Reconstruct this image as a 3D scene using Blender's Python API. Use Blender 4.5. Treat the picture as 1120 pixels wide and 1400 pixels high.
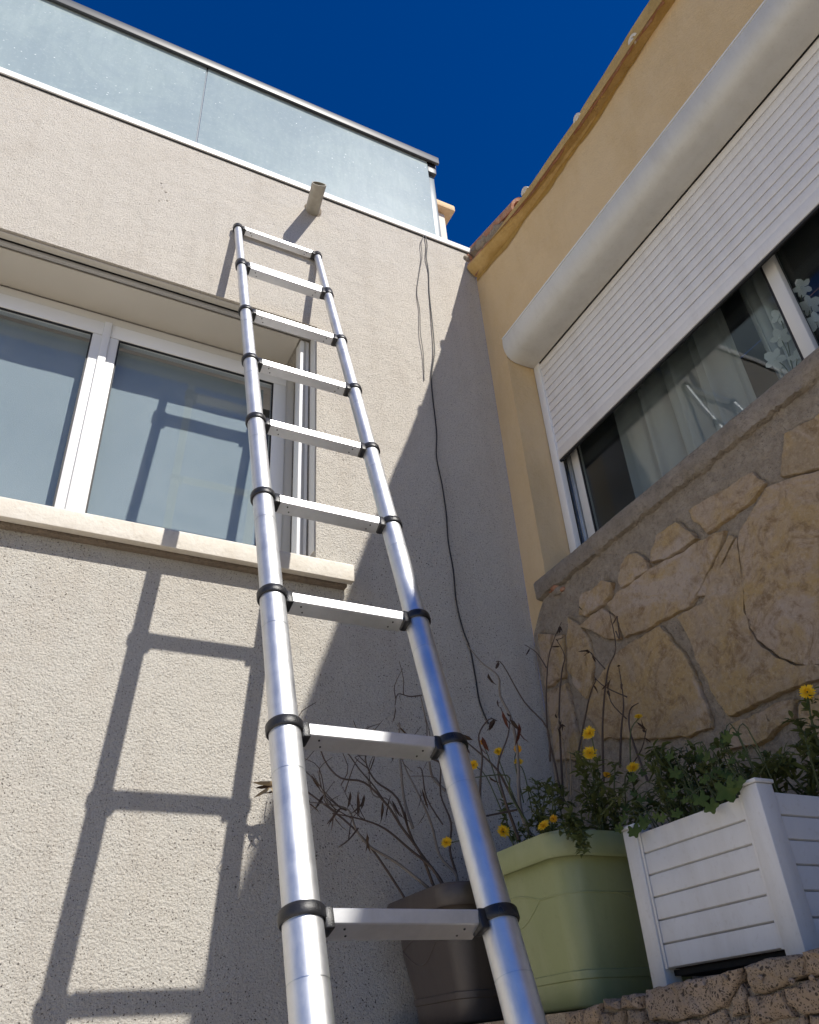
import bpy, bmesh, math, random
from mathutils import Vector, Matrix, noise
random.seed(11)
scene = bpy.context.scene
for o in list(bpy.data.objects): bpy.data.objects.remove(o)

# ------------------------------------------------------------------ camera
PW, PH, FPX = 1120., 1400., 1110.42
CAM = Vector((-1.8583, -2.4266, 1.1))
yaw, pitch, roll = math.radians(28.7573), math.radians(34.0172), math.radians(-4.1781)
FW = Vector((math.sin(yaw)*math.cos(pitch), math.cos(yaw)*math.cos(pitch), math.sin(pitch)))
RT0 = Vector((math.cos(yaw), -math.sin(yaw), 0)); UP0 = RT0.cross(FW)
RT = math.cos(roll)*RT0 + math.sin(roll)*UP0
UP = -math.sin(roll)*RT0 + math.cos(roll)*UP0
cd = bpy.data.cameras.new('camera'); cam = bpy.data.objects.new('camera', cd)
scene.collection.objects.link(cam); scene.camera = cam
cd.sensor_fit = 'HORIZONTAL'; cd.sensor_width = 36; cd.lens = FPX*36/PW; cd.clip_end = 2000; cd.clip_start = .02
cam.matrix_world = Matrix(((RT.x, UP.x, -FW.x, CAM.x), (RT.y, UP.y, -FW.y, CAM.y), (RT.z, UP.z, -FW.z, CAM.z), (0, 0, 0, 1)))
scene.render.resolution_x, scene.render.resolution_y = 819, 1024
def ray(x, y): return RT*((x-PW/2)/FPX) - UP*((y-PH/2)/FPX) + FW
def PA(x, y, Y=0.): d = ray(x, y); return CAM + d*((Y-CAM.y)/d.y)     # photo pixel on a plane parallel to the stucco wall
def PB(x, y, X=0.): d = ray(x, y); return CAM + d*((X-CAM.x)/d.x)     # photo pixel on a plane parallel to the yellow wall
def PZ(x, y, Z): d = ray(x, y); return CAM + d*((Z-CAM.z)/d.z)

# ------------------------------------------------------------------ light
L = Vector((-.374, 1., -1.064))
w = bpy.data.worlds.new('World'); scene.world = w; w.use_nodes = True
wn = w.node_tree.nodes; wl = w.node_tree.links
bg = wn['Background']; sky = wn.new('ShaderNodeTexSky'); sky.sky_type = 'NISHITA'; sky.sun_disc = False
sky.sun_elevation = math.asin(-L.z/L.length); sky.sun_rotation = math.atan2(-L.x, -L.y)
sky.altitude = 900; sky.air_density = 1.0; sky.dust_density = .05; sky.ozone_density = 2.5
hs = wn.new('ShaderNodeHueSaturation'); hs.inputs['Hue'].default_value = .518; hs.inputs['Saturation'].default_value = 1.5; hs.inputs['Value'].default_value = 1.
wl.new(sky.outputs[0], hs.inputs['Color']); wl.new(hs.outputs[0], bg.inputs[0]); bg.inputs[1].default_value = .09
sd = bpy.data.lights.new('sun', 'SUN'); sd.energy = 5.0; sd.angle = math.radians(.55); sd.color = (1, .96, .89)
so = bpy.data.objects.new('sun', sd); scene.collection.objects.link(so)
so.rotation_euler = L.to_track_quat('-Z', 'Y').to_euler(); so.location = (3, -8, 9)
vs = scene.view_settings; vs.view_transform = 'Standard'; vs.look = 'None'; vs.exposure = .3; vs.gamma = 1; vs.use_curve_mapping = False
scene.cycles.max_bounces = 7; scene.cycles.transparent_max_bounces = 10

# ------------------------------------------------------------------ material helpers
class NT:
    def __init__(s, name):
        s.m = bpy.data.materials.new(name); s.m.use_nodes = True
        s.n = s.m.node_tree.nodes; s.l = s.m.node_tree.links
        s.b = s.n['Principled BSDF']; s.out = s.n['Material Output']
        tc = s.n.new('ShaderNodeTexCoord'); s.co = tc.outputs['Object']
    def add(s, t, **k):
        n = s.n.new(t)
        for a, v in k.items(): setattr(n, a, v)
        return n
    def link(s, a, b): s.l.new(a, b)
    def mapping(s, scale):
        n = s.add('ShaderNodeMapping'); s.link(s.co, n.inputs[0]); n.inputs['Scale'].default_value = scale; return n.outputs[0]
    def noise(s, scale, detail=3, rough=.55, vec=None, dist=0):
        n = s.add('ShaderNodeTexNoise'); n.inputs['Scale'].default_value = scale; n.inputs['Detail'].default_value = detail
        n.inputs['Roughness'].default_value = rough; n.inputs['Distortion'].default_value = dist
        s.link(vec or s.co, n.inputs['Vector']); return n.outputs['Fac']
    def vor(s, scale, feature='F1', vec=None, out='Distance', rnd=1):
        n = s.add('ShaderNodeTexVoronoi', feature=feature); n.inputs['Scale'].default_value = scale; n.inputs['Randomness'].default_value = rnd
        s.link(vec or s.co, n.inputs['Vector']); return n.outputs[out]
    def ramp(s, fac, stops, interp='LINEAR'):
        n = s.add('ShaderNodeValToRGB'); r = n.color_ramp; r.interpolation = interp
        while len(r.elements) < len(stops): r.elements.new(.5)
        for e, (p, c) in zip(r.elements, stops):
            e.position = p; e.color = c if len(c) == 4 else (*c, 1)
        s.link(fac, n.inputs[0]); return n.outputs[0]
    def gray(s, fac, a, b): return s.ramp(fac, [(a, (0, 0, 0)), (b, (1, 1, 1))])
    def mix(s, fac, a, b, mode='MIX'):
        n = s.add('ShaderNodeMix', data_type='RGBA', blend_type=mode)
        for v, i in ((fac, 0), (a, 6), (b, 7)):
            if hasattr(v, 'node'): s.link(v, n.inputs[i])
            elif i == 0: n.inputs[0].default_value = v
            else: n.inputs[i].default_value = (*v, 1)
        return n.outputs[2]
    def math(s, op, a, b=0):
        n = s.add('ShaderNodeMath', operation=op)
        for v, i in ((a, 0), (b, 1)):
            if hasattr(v, 'node'): s.link(v, n.inputs[i])
            else: n.inputs[i].default_value = v
        return n.outputs[0]
    def bump(s, h, dist, strength=1, prev=None):
        n = s.add('ShaderNodeBump'); n.inputs['Distance'].default_value = dist; n.inputs['Strength'].default_value = strength
        s.link(h, n.inputs['Height'])
        if prev: s.link(prev, n.inputs['Normal'])
        s.link(n.outputs[0], s.b.inputs['Normal']); return n.outputs[0]
    def col(s, c):
        if hasattr(c, 'node'): s.link(c, s.b.inputs['Base Color'])
        else: s.b.inputs['Base Color'].default_value = (*c, 1)
        return s
    def set(s, **k):
        for a, v in k.items():
            i = s.b.inputs[a.replace('_', ' ')]
            if hasattr(v, 'node'): s.link(v, i)
            else: i.default_value = v
        return s
    def rnd(s): return s.add('ShaderNodeObjectInfo').outputs['Random']

M = {}
def simple(name, c, rough=.6, var=.12, scale=6, bump=0, bscale=200, **k):
    t = NT(name); f = t.noise(scale, 4)
    t.col(t.mix(f, tuple(x*(1-var) for x in c), tuple(min(1, x*(1+var)) for x in c))).set(Roughness=rough, **k)
    if bump: t.bump(t.noise(bscale, 3), bump)
    M[name] = t.m; return t.m

# stucco of the left house
t = NT('stucco')
big = t.noise(.9, 5, .65, None, .4); mid = t.noise(6, 6, .65); fine = t.noise(230, 3, .6)
sepx = t.add('ShaderNodeSeparateXYZ'); t.link(t.co, sepx.inputs[0])
hgt = t.gray(t.math('ADD', t.math('MULTIPLY', sepx.outputs[2], .2), t.math('MULTIPLY', t.math('SUBTRACT', big, .5), .35)), .5, .72)
c = t.mix(hgt, (.545, .52, .46), (.575, .53, .46))
c = t.mix(t.math('MULTIPLY', t.gray(mid, .38, .7), .5), c, (.55, .51, .44))
c = t.mix(t.math('MULTIPLY', t.gray(t.noise(2.3, 6, .7, None, 1), .5, .68), .5), c, (.49, .44, .37))
c = t.mix(t.math('MULTIPLY', t.gray(fine, .45, .7), .45), c, (.67, .63, .56))
c = t.mix(t.math('MULTIPLY', t.gray(t.noise(125, 4, .7), .47, .62), .5), c, (.40, .36, .31))
c = t.mix(t.math('MULTIPLY', t.gray(t.noise(330, 2), .5, .72), .5), c, (.27, .235, .195))
streak = t.gray(t.noise(1.6, 5, .65, t.mapping((5.5, 1, .4))), .5, .76)
c = t.mix(t.math('MULTIPLY', streak, .35), c, (.385, .335, .275))
def specks(t, c, scale, thr, pick, mask=None, dark=(.07, .06, .05)):
    wv = t.add('ShaderNodeVectorMath', operation='ADD')
    n3 = t.add('ShaderNodeTexNoise'); n3.inputs['Scale'].default_value = 60; t.link(t.co, n3.inputs['Vector'])
    sc = t.add('ShaderNodeVectorMath', operation='SCALE'); sc.inputs['Scale'].default_value = .012; t.link(n3.outputs['Color'], sc.inputs[0])
    t.link(t.co, wv.inputs[0]); t.link(sc.outputs[0], wv.inputs[1])
    v = t.add('ShaderNodeTexVoronoi'); v.inputs['Scale'].default_value = scale; t.link(wv.outputs[0], v.inputs['Vector'])
    sep = t.add('ShaderNodeSeparateColor'); t.link(v.outputs['Color'], sep.inputs[0])
    m = t.math('MULTIPLY', t.math('LESS_THAN', v.outputs['Distance'], thr), t.math('GREATER_THAN', sep.outputs[0], pick))
    if mask is not None: m = t.math('MULTIPLY', m, mask)
    return t.mix(m, c, dark), m
lower = t.ramp(sepx.outputs[2], [(0, (1, 1, 1)), (1, (1, 1, 1))])
zmask = t.math('MULTIPLY', t.gray(t.math('MULTIPLY', t.math('SUBTRACT', 4.6, sepx.outputs[2]), .5), .1, .9), t.gray(t.noise(2.2, 3), .35, .6))
c, m1 = specks(t, c, 100, .22, .62, zmask, (.11, .095, .08))
c, m2 = specks(t, c, 210, .28, .80, None, (.15, .125, .10))
t.col(c).set(Roughness=.95)
h = t.math('ADD', t.math('MULTIPLY', t.noise(125, 5, .75), 1.2), t.math('MULTIPLY', t.vor(160), .4))
b1 = t.bump(t.noise(11, 4, .6), .010)
b1 = t.bump(h, .0062, 1, b1)
t.bump(t.math('SUBTRACT', 1, m1), .004, 1, b1)
M['stucco'] = t.m
# yellow render
t = NT('yellow_render')
c = t.mix(t.gray(t.noise(1.5, 5, .6), .3, .7), (.63, .455, .235), (.68, .51, .295))
c = t.mix(t.math('MULTIPLY', t.gray(t.noise(5, 6, .7, t.mapping((1, 1, .35))), .45, .75), .6), c, (.55, .37, .165))
c = t.mix(t.math('MULTIPLY', t.gray(t.noise(90, 3), .4, .75), .35), c, (.70, .53, .31))
c = t.mix(t.math('MULTIPLY', t.gray(t.noise(14, 5, .7), .6, .8), .35), c, (.68, .54, .36))
t.col(c).set(Roughness=.93); t.bump(t.noise(140, 4, .65), .004, 1, t.bump(t.noise(9, 4), .012)); M['yellow_render'] = t.m
t = NT('cornice_render')
c = t.mix(t.gray(t.noise(6, 5, .7), .35, .65), (.56, .38, .15), (.42, .265, .08))
t.col(t.mix(t.gray(t.noise(40, 4), .55, .85), c, (.36, .23, .09))).set(Roughness=.95); t.bump(t.noise(90, 4, .65), .006); M['cornice_render'] = t.m
# stained plaster strip below the cornice
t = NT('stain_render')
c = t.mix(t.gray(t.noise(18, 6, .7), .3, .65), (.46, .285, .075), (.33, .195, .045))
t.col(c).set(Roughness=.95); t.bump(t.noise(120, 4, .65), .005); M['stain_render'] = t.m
# stones, mortar, concrete
t = NT('slab_stone'); r = t.rnd()
base = t.ramp(r, [(0, (.48, .37, .25)), (.35, (.43, .32, .20)), (.65, (.50, .38, .275)), (1, (.41, .305, .18))])
c = t.mix(t.gray(t.noise(5, 6, .72, None, 1.2), .42, .6), base, (.50, .345, .155))
c = t.mix(t.math('MULTIPLY', t.gray(t.noise(9, 8, .78, None, 1.8), .51, .62), .8), c, (.25, .155, .07))
c = t.mix(t.math('MULTIPLY', t.gray(t.noise(3.3, 5, .7, None, .8), .54, .64), .75), c, (.54, .44, .36))
c = t.mix(t.math('MULTIPLY', t.gray(t.noise(34, 6, .8), .52, .66), .6), c, (.25, .165, .085))
c = t.mix(t.math('MULTIPLY', t.gray(t.noise(75, 5, .75), .5, .66), .55), c, (.60, .47, .33))
c, _s = specks(t, c, 40, .14, .93, None, (.16, .105, .06))
t.col(c).set(Roughness=.85)
b1 = t.bump(t.noise(28, 8, .75, None, .6), .010); t.bump(t.noise(130, 4, .75), .005, 1, b1); M['slab_stone'] = t.m
def rough(name, a, b_, c_, s1=9, bd=.012):
    t = NT(name)
    c = t.mix(t.gray(t.noise(s1, 6, .7), .35, .65), a, b_)
    c = t.mix(t.math('MULTIPLY', t.gray(t.noise(70, 4, .7), .5, .75), .7), c, c_)
    t.col(c).set(Roughness=.95); b1 = t.bump(t.noise(25, 5, .7), bd*1.6); t.bump(t.noise(160, 3, .7), bd*.5, 1, b1); M[name] = t.m
rough('mortar', (.33, .27, .20), (.45, .375, .285), (.17, .13, .095), 16, .016)
rough('concrete', (.27, .225, .17), (.41, .345, .27), (.15, .12, .09), 9, .014)
rough('dark_mortar', (.22, .175, .13), (.30, .24, .18), (.13, .10, .075))
# porous rubble of the retaining wall
t = NT('porous_stone'); r = t.rnd()
base = t.ramp(r, [(0, (.30, .235, .165)), (.5, (.36, .275, .20)), (1, (.40, .30, .205))])
c = t.mix(t.gray(t.noise(12, 6, .7), .35, .7), base, (.25, .185, .125))
c, mm = specks(t, c, 130, .30, .5, None, (.07, .05, .035)); c, mm2 = specks(t, c, 300, .36, .4, None, (.10, .075, .05))
t.col(c).set(Roughness=.95)
hh = t.math('ADD', mm, t.math('MULTIPLY', mm2, .5)); b1 = t.bump(t.noise(40, 5, .7), .014); t.bump(t.math('SUBTRACT', 1, hh), .008, 1, b1); M['porous_stone'] = t.m
# metals and plastics
def alu(name, c, r0, r1, vecscale):
    t = NT(name); v = t.mapping(vecscale)
    n = t.noise(1, 4, .6, v); g = t.gray(t.noise(14, 7, .75, None, .5), .3, .7)
    t.col(t.mix(g, tuple(x*.84 for x in c), c)).set(Metallic=1)
    rr = t.add('ShaderNodeMapRange'); t.link(t.math('ADD', t.math('MULTIPLY', n, .6), t.math('MULTIPLY', g, .4)), rr.inputs[0]); rr.inputs[3].default_value = r0; rr.inputs[4].default_value = r1
    t.link(rr.outputs[0], t.b.inputs['Roughness'])
    M[name] = t.m
alu('aluminium_tube', (.77, .78, .79), .40, .60, (260, 260, 2.5))
alu('aluminium_rung', (.88, .885, .89), .42, .52, (4, 500, 500))
simple('dark_aluminium', (.045, .048, .054), .45, .1, 8)
alu('grey_aluminium', (.62, .66, .69), .3, .45, (400, 400, 20))
simple('black_plastic', (.014, .014, .016), .38, .2, 40, .0006, 500)
simple('white_pvc', (.78, .775, .75), .42, .04, 3, .0006, 60)
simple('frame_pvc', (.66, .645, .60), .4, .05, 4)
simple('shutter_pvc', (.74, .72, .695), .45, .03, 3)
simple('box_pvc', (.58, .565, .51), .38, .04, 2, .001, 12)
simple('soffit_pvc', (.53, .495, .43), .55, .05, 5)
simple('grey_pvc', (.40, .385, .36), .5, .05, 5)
simple('white_flashing', (.80, .79, .76), .35, .06, 9)
simple('planter_white', (.62, .61, .59), .38, .05, 4, .0008, 30)
simple('post_grey', (.13, .16, .18), .4)
simple('rubber', (.012, .012, .013), .6)
simple('shade_and_tray_black', (.008, .008, .008), .9)  # plain black: shade put in as colour for slot, joints, flashing line; also the tray
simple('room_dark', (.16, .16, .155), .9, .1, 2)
simple('soil', (.05, .035, .024), 1, .4, 30, .02, 60)
t = NT('sill_stone'); c = t.mix(t.gray(t.noise(6, 6, .7), .35, .7), (.66, .62, .545), (.54, .485, .40))
t.col(t.mix(t.math('MULTIPLY', t.gray(t.noise(40, 4, .7), .55, .8), .5), c, (.36, .31, .24))).set(Roughness=.7); t.bump(t.noise(70, 4), .002); M['sill_stone'] = t.m
def plastic(name, a, b_):
    t = NT(name); v = t.mapping((6, 6, 1.2))
    c = t.mix(t.gray(t.noise(1.2, 5, .65, v), .4, .75), a, b_)
    c = t.mix(t.math('MULTIPLY', t.gray(t.noise(60, 4), .58, .8), .3), c, tuple(x*.6 for x in a))
    t.col(c).set(Roughness=.45); t.bump(t.noise(25, 4), .0015); M[name] = t.m
plastic('green_plastic', (.26, .29, .135), (.32, .335, .19))
plastic('brown_plastic', (.068, .055, .048), (.09, .074, .064))
t = NT('terracotta'); c = t.mix(t.gray(t.noise(9, 6, .7), .3, .7), (.32, .13, .07), (.42, .22, .13))
t.col(t.mix(t.math('MULTIPLY', t.gray(t.noise(25, 5, .7), .5, .7), .6), c, (.42, .36, .28))).set(Roughness=.9); t.bump(t.noise(60, 4), .006); M['terracotta'] = t.m
simple('lime_tile', (.62, .57, .49), .9, .25, 20, .006, 60)
simple('tan_render', (.62, .45, .27), .9, .1, 6, .004, 90)
simple('pale_render', (.62, .56, .49), .9, .1, 6, .004, 90)
simple('grey_pipe', (.34, .315, .26), .6, .35, 25, .001, 90)
simple('cable_black', (.02, .018, .017), .55)
simple('cable_grey', (.09, .085, .08), .6)
def grimy(name, c, rough, dirt, amt):
    t = NT(name); f = t.noise(3, 4); cc = t.mix(f, tuple(x*.96 for x in c), tuple(min(1, x*1.03) for x in c))
    st_ = t.gray(t.noise(1.4, 6, .7, t.mapping((9, 9, 1.3))), .45, .8)
    cc = t.mix(t.math('MULTIPLY', st_, amt), cc, dirt); cc = t.mix(t.math('MULTIPLY', t.gray(t.noise(85, 5, .7), .56, .75), amt*.9), cc, dirt)
    t.col(cc).set(Roughness=rough); t.bump(t.noise(30, 4), .0006); M[name] = t.m
grimy('planter_white', (.64, .63, .61), .42, (.40, .36, .30), .4); grimy('box_pvc', (.60, .585, .53), .4, (.40, .37, .31), .4); grimy('shutter_pvc', (.75, .73, .705), .45, (.50, .46, .41), .35)
# glass
def glass(name, tint, ior=1.5, rough=.0, dirt=.04, dcol=(.5, .52, .52)):
    t = NT(name); t.n.remove(t.b)
    lw = t.add('ShaderNodeLayerWeight'); lw.inputs[0].default_value = .5
    fres = t.math('ADD', .045, t.math('MULTIPLY', t.math('POWER', lw.outputs['Facing'], 4.5), .95))
    tr = t.add('ShaderNodeBsdfTransparent'); tr.inputs[0].default_value = (*tint, 1)
    gl = t.add('ShaderNodeBsdfGlossy'); gl.inputs['Roughness'].default_value = rough
    nb = t.add('ShaderNodeBump'); nb.inputs['Distance'].default_value = .0012; t.link(t.noise(2.2, 2), nb.inputs['Height']); t.link(nb.outputs[0], gl.inputs['Normal'])
    mx = t.add('ShaderNodeMixShader'); t.link(fres, mx.inputs[0]); t.link(tr.outputs[0], mx.inputs[1]); t.link(gl.outputs[0], mx.inputs[2])
    df = t.add('ShaderNodeBsdfDiffuse'); df.inputs[0].default_value = (*dcol, 1)
    m2 = t.add('ShaderNodeMixShader'); t.link(t.math('MULTIPLY', t.gray(t.noise(5, 6, .7), .35, .8), dirt), m2.inputs[0])
    t.link(mx.outputs[0], m2.inputs[1]); t.link(df.outputs[0], m2.inputs[2]); t.link(m2.outputs[0], t.out.inputs[0]); M[name] = t.m
glass('window_glass', (.84, .88, .88)); glass('blind_glass', (.86, .89, .91), 1.5, .0, .03)
t = NT('frosted_glass')
v = t.mapping((30, 30, 5.0))
c = t.mix(t.gray(t.noise(1, 6, .7, v), .3, .8), (.31, .375, .37), (.38, .445, .44))
c = t.mix(t.math('MULTIPLY', t.gray(t.noise(2.4, 6, .7, None, .6), .4, .62), .7), c, (.27, .33, .345))
c = t.mix(t.math('MULTIPLY', t.gray(t.noise(55, 5, .75), .55, .7), .4), c, (.52, .57, .56))
c, _m = specks(t, c, 38, .13, .72, t.gray(t.noise(3, 3), .42, .6), (.72, .76, .76))
t.col(c).set(Roughness=.12, IOR=1.5, Specular_IOR_Level=1.); M['frosted_glass'] = t.m
t = NT('blind_fabric'); c = t.mix(t.gray(t.noise(3, 4), .3, .7), (.37, .405, .40), (.42, .45, .44))
t.col(c).set(Roughness=.9); t.bump(t.noise(420, 2), .0015); M['blind_fabric'] = t.m
t = NT('sheer_fabric'); t.n.remove(t.b)
tr = t.add('ShaderNodeBsdfTransparent'); df = t.add('ShaderNodeBsdfDiffuse'); df.inputs[0].default_value = (.85, .86, .84, 1); tl = t.add('ShaderNodeBsdfTranslucent'); tl.inputs[0].default_value = (.6, .6, .58, 1)
ad = t.add('ShaderNodeMixShader'); ad.inputs[0].default_value = .35; t.link(df.outputs[0], ad.inputs[1]); t.link(tl.outputs[0], ad.inputs[2])
mx = t.add('ShaderNodeMixShader'); t.link(t.math('ADD', t.math('MULTIPLY', t.noise(300, 2), .2), .62), mx.inputs[0]); t.link(tr.outputs[0], mx.inputs[1]); t.link(ad.outputs[0], mx.inputs[2]); t.link(mx.outputs[0], t.out.inputs[0]); M['sheer_fabric'] = t.m
# plants
def leafmat(name, a, b_, tr=.3):
    t = NT(name); c = t.mix(t.gray(t.noise(25, 3), .3, .7), a, b_); t.col(c).set(Roughness=.65, Specular_IOR_Level=.3)
    tl = t.add('ShaderNodeBsdfTranslucent'); t.link(c, tl.inputs[0])
    mx = t.add('ShaderNodeMixShader'); mx.inputs[0].default_value = tr; t.link(t.b.outputs[0], mx.inputs[1]); t.link(tl.outputs[0], mx.inputs[2]); t.link(mx.outputs[0], t.out.inputs[0]); M[name] = t.m
leafmat('green_leaf', (.05, .09, .018), (.11, .15, .035), .4); leafmat('weed_leaf', (.065, .095, .026), (.15, .17, .06), .4)
leafmat('dry_leaf', (.045, .028, .018), (.10, .06, .035)); leafmat('red_leaf', (.09, .028, .018), (.15, .055, .03))
leafmat('petal_yellow', (.85, .52, .015), (.9, .6, .03)); leafmat('petal_orange', (.75, .35, .01), (.85, .45, .02)); leafmat('petal_white', (.82, .82, .8), (.88, .88, .86))
simple('dry_stem', (.085, .06, .045), .9, .4, 30); simple('grey_stem', (.20, .17, .14), .9, .3, 30); simple('green_stem', (.07, .085, .03), .8, .3, 30); simple('straw', (.32, .24, .14), .9, .3, 30)
# terrace paving
t = NT('paving'); br = t.add('ShaderNodeTexBrick'); t.link(t.co, br.inputs[0]); br.offset = .5
br.inputs['Scale'].default_value = 1; br.inputs['Brick Width'].default_value = .5; br.inputs['Row Height'].default_value = .5; br.inputs['Mortar Size'].default_value = .006
br.inputs['Color1'].default_value = (.60, .53, .43, 1); br.inputs['Color2'].default_value = (.64, .57, .47, 1); br.inputs['Mortar'].default_value = (.32, .29, .25, 1)
t.col(t.mix(t.math('MULTIPLY', t.gray(t.noise(3, 6, .7), .4, .8), .4), br.outputs[0], (.46, .40, .32))).set(Roughness=.9); t.bump(t.noise(90, 4), .003); M['paving'] = t.m

# ------------------------------------------------------------------ mesh helpers
COL = scene.collection; ORG = {}
class MB:
    def __init__(s): s.v = []; s.f = []
    def quad(s, a, b, c, d):
        n = len(s.v); s.v += [Vector(a), Vector(b), Vector(c), Vector(d)]; s.f.append((n, n+1, n+2, n+3)); return s
    def poly(s, pts):
        n = len(s.v); s.v += [Vector(q) for q in pts]; s.f.append(tuple(range(n, n+len(pts)))); return s
    def box(s, x0, x1, y0, y1, z0, z1):
        n = len(s.v)
        s.v += [Vector(q) for q in ((x0, y0, z0), (x1, y0, z0), (x1, y1, z0), (x0, y1, z0), (x0, y0, z1), (x1, y0, z1), (x1, y1, z1), (x0, y1, z1))]
        s.f += [tuple(n+i for i in q) for q in ((0, 3, 2, 1), (4, 5, 6, 7), (0, 1, 5, 4), (1, 2, 6, 5), (2, 3, 7, 6), (3, 0, 4, 7))]; return s
    def loft(s, rings, cap0=True, cap1=True, closed=True):
        n0 = len(s.v); k = len(rings[0])
        for r in rings: s.v += [Vector(q) for q in r]
        for i in range(len(rings)-1):
            for j in range(k if closed else k-1):
                a = n0+i*k+j; b = n0+i*k+(j+1) % k; s.f.append((a, b, b+k, a+k))
        if cap0: s.f.append(tuple(reversed(range(n0, n0+k))))
        if cap1: s.f.append(tuple(range(n0+(len(rings)-1)*k, n0+len(rings)*k)))
        return s
    def tube(s, pts, rad, n=8, caps=True):
        pts = [Vector(q) for q in pts]; rings = []
        if not isinstance(rad, (list, tuple)): rad = [rad]*len(pts)
        d0 = (pts[1]-pts[0]).normalized(); u = d0.orthogonal().normalized()
        for i, q in enumerate(pts):
            d = (pts[min(i+1, len(pts)-1)]-pts[max(i-1, 0)]).normalized()
            u = (u-d*u.dot(d)).normalized(); vv = d.cross(u)
            rings.append([q+(u*math.cos(2*math.pi*j/n)+vv*math.sin(2*math.pi*j/n))*rad[i] for j in range(n)])
        return s.loft(rings, caps, caps)
    def obox(s, c, ax, ay, az):
        c, ax, ay, az = Vector(c), Vector(ax), Vector(ay), Vector(az); n = len(s.v)
        for sz in (-1, 1):
            for sx, sy in ((-1, -1), (1, -1), (1, 1), (-1, 1)): s.v.append(c+ax*sx+ay*sy+az*sz)
        s.f += [tuple(n+i for i in q) for q in ((0, 3, 2, 1), (4, 5, 6, 7), (0, 1, 5, 4), (1, 2, 6, 5), (2, 3, 7, 6), (3, 0, 4, 7))]; return s
    def mesh(s, name, org, mat, bevel=0, smooth=40, bseg=2, weld=False):
        me = bpy.data.meshes.new(name); me.from_pydata([q-org for q in s.v], [], s.f); me.update()
        bm = bmesh.new(); bm.from_mesh(me)
        if weld: bmesh.ops.remove_doubles(bm, verts=bm.verts, dist=1e-4)
        bmesh.ops.recalc_face_normals(bm, faces=bm.faces)
        if bevel:
            es = [e for e in bm.edges if len(e.link_faces) == 2 and e.calc_face_angle(0) > .5]
            bmesh.ops.bevel(bm, geom=es, offset=bevel, segments=bseg, affect='EDGES', profile=.5)
        bm.to_mesh(me); bm.free()
        if smooth:
            for pl in me.polygons: pl.use_smooth = True
            me.set_sharp_from_angle(angle=math.radians(smooth))
        me.materials.append(M[mat]); return me
    def build(s, name, mat, parent=None, loc=None, bevel=0, smooth=40, bseg=2, weld=False):
        org = ORG[parent.name] if parent else Vector(loc or (0, 0, 0))
        o = bpy.data.objects.new(name, s.mesh(name, org, mat, bevel, smooth, bseg, weld)); COL.objects.link(o)
        if parent: o.parent = parent
        else: o.location = org
        ORG[o.name] = org; return o
def tag(o, label=None, cat=None, group=None, kind=None):
    for k, v in (('label', label), ('category', cat), ('group', group), ('kind', kind)):
        if v: o[k] = v
    return o
def thing(name, loc, label, cat, group=None):
    o = bpy.data.objects.new(name, None); COL.objects.link(o); o.location = loc; o.empty_display_size = .1
    ORG[o.name] = Vector(loc); return tag(o, label, cat, group)
def inst(src, parent, offset):
    o = src.copy(); COL.objects.link(o); o.parent = parent; o.location = src.location + Vector(offset); ORG[o.name] = ORG[src.name]; return o
def rr(a, b): return random.uniform(a, b)
def smoothpath(pts, n=5):
    pts = [Vector(q) for q in pts]; out = []
    for i in range(len(pts)-1):
        p0 = pts[max(i-1, 0)]; p1 = pts[i]; p2 = pts[i+1]; p3 = pts[min(i+2, len(pts)-1)]
        for k in range(n):
            u = k/n; out.append(.5*((2*p1)+(p2-p0)*u+(2*p0-5*p1+4*p2-p3)*u*u+(3*p1-p0-3*p2+p3)*u**3))
    return out+[pts[-1]]

# ------------------------------------------------------------------ ground
g = MB().quad((-150, -150, 0), (150, -150, 0), (150, 150, 0), (-150, 150, 0)).build('ground', 'paving', smooth=0); tag(g, kind='structure')

# ------------------------------------------------------------------ left house: stucco wall with a window
ZT = 4.86                                       # top of the stucco
WX0, WX1, WZ0, WZ1 = -2.66, -.935, 2.60, 3.883   # window opening
HA = thing('stucco_house', (-3, 0, 0), 'beige roughcast stucco house wall with a white framed window behind the ladder', 'house')
m = MB(); X0, X1, D = -7., 0., .3
def ring(y): return [(X0, y, 0), (X1, y, 0), (X1, y, ZT), (X0, y, ZT)], [(WX0, y, WZ0), (WX1, y, WZ0), (WX1, y, WZ1), (WX0, y, WZ1)]
o0, i0 = ring(0); o1, i1 = ring(D)
for k in range(4):
    j = (k+1) % 4
    m.quad(o0[k], o0[j], i0[j], i0[k]); m.quad(o1[k], i1[k], i1[j], o1[j]); m.quad(o0[k], o1[k], o1[j], o0[j]); m.quad(i0[k], i0[j], i1[j], i1[k])
m.build('wall', 'stucco', HA, smooth=0, weld=True)
MB().box(-7, 0, .303, 4.5, 4.55, 4.84).build('terrace_slab', 'pale_render', HA)
MB().box(-7, -6.75, .303, 4.5, 0, 4.545).build('side_wall', 'stucco', HA); MB().box(-7, 0, 4.503, 4.7, 0, 4.84).build('back_wall', 'stucco', HA)
MB().box(-7.03, -.012, -.012, .35, ZT+.002, ZT+.042).build('flashing', 'white_flashing', HA, bevel=.003)
MB().box(-7.0, -.02, -.005, -.001, ZT-.006, ZT+.001).build('flashing_shade_strip', 'shade_and_tray_black', HA)  # solid black strip, painted shade line under the flashing lip
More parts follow.
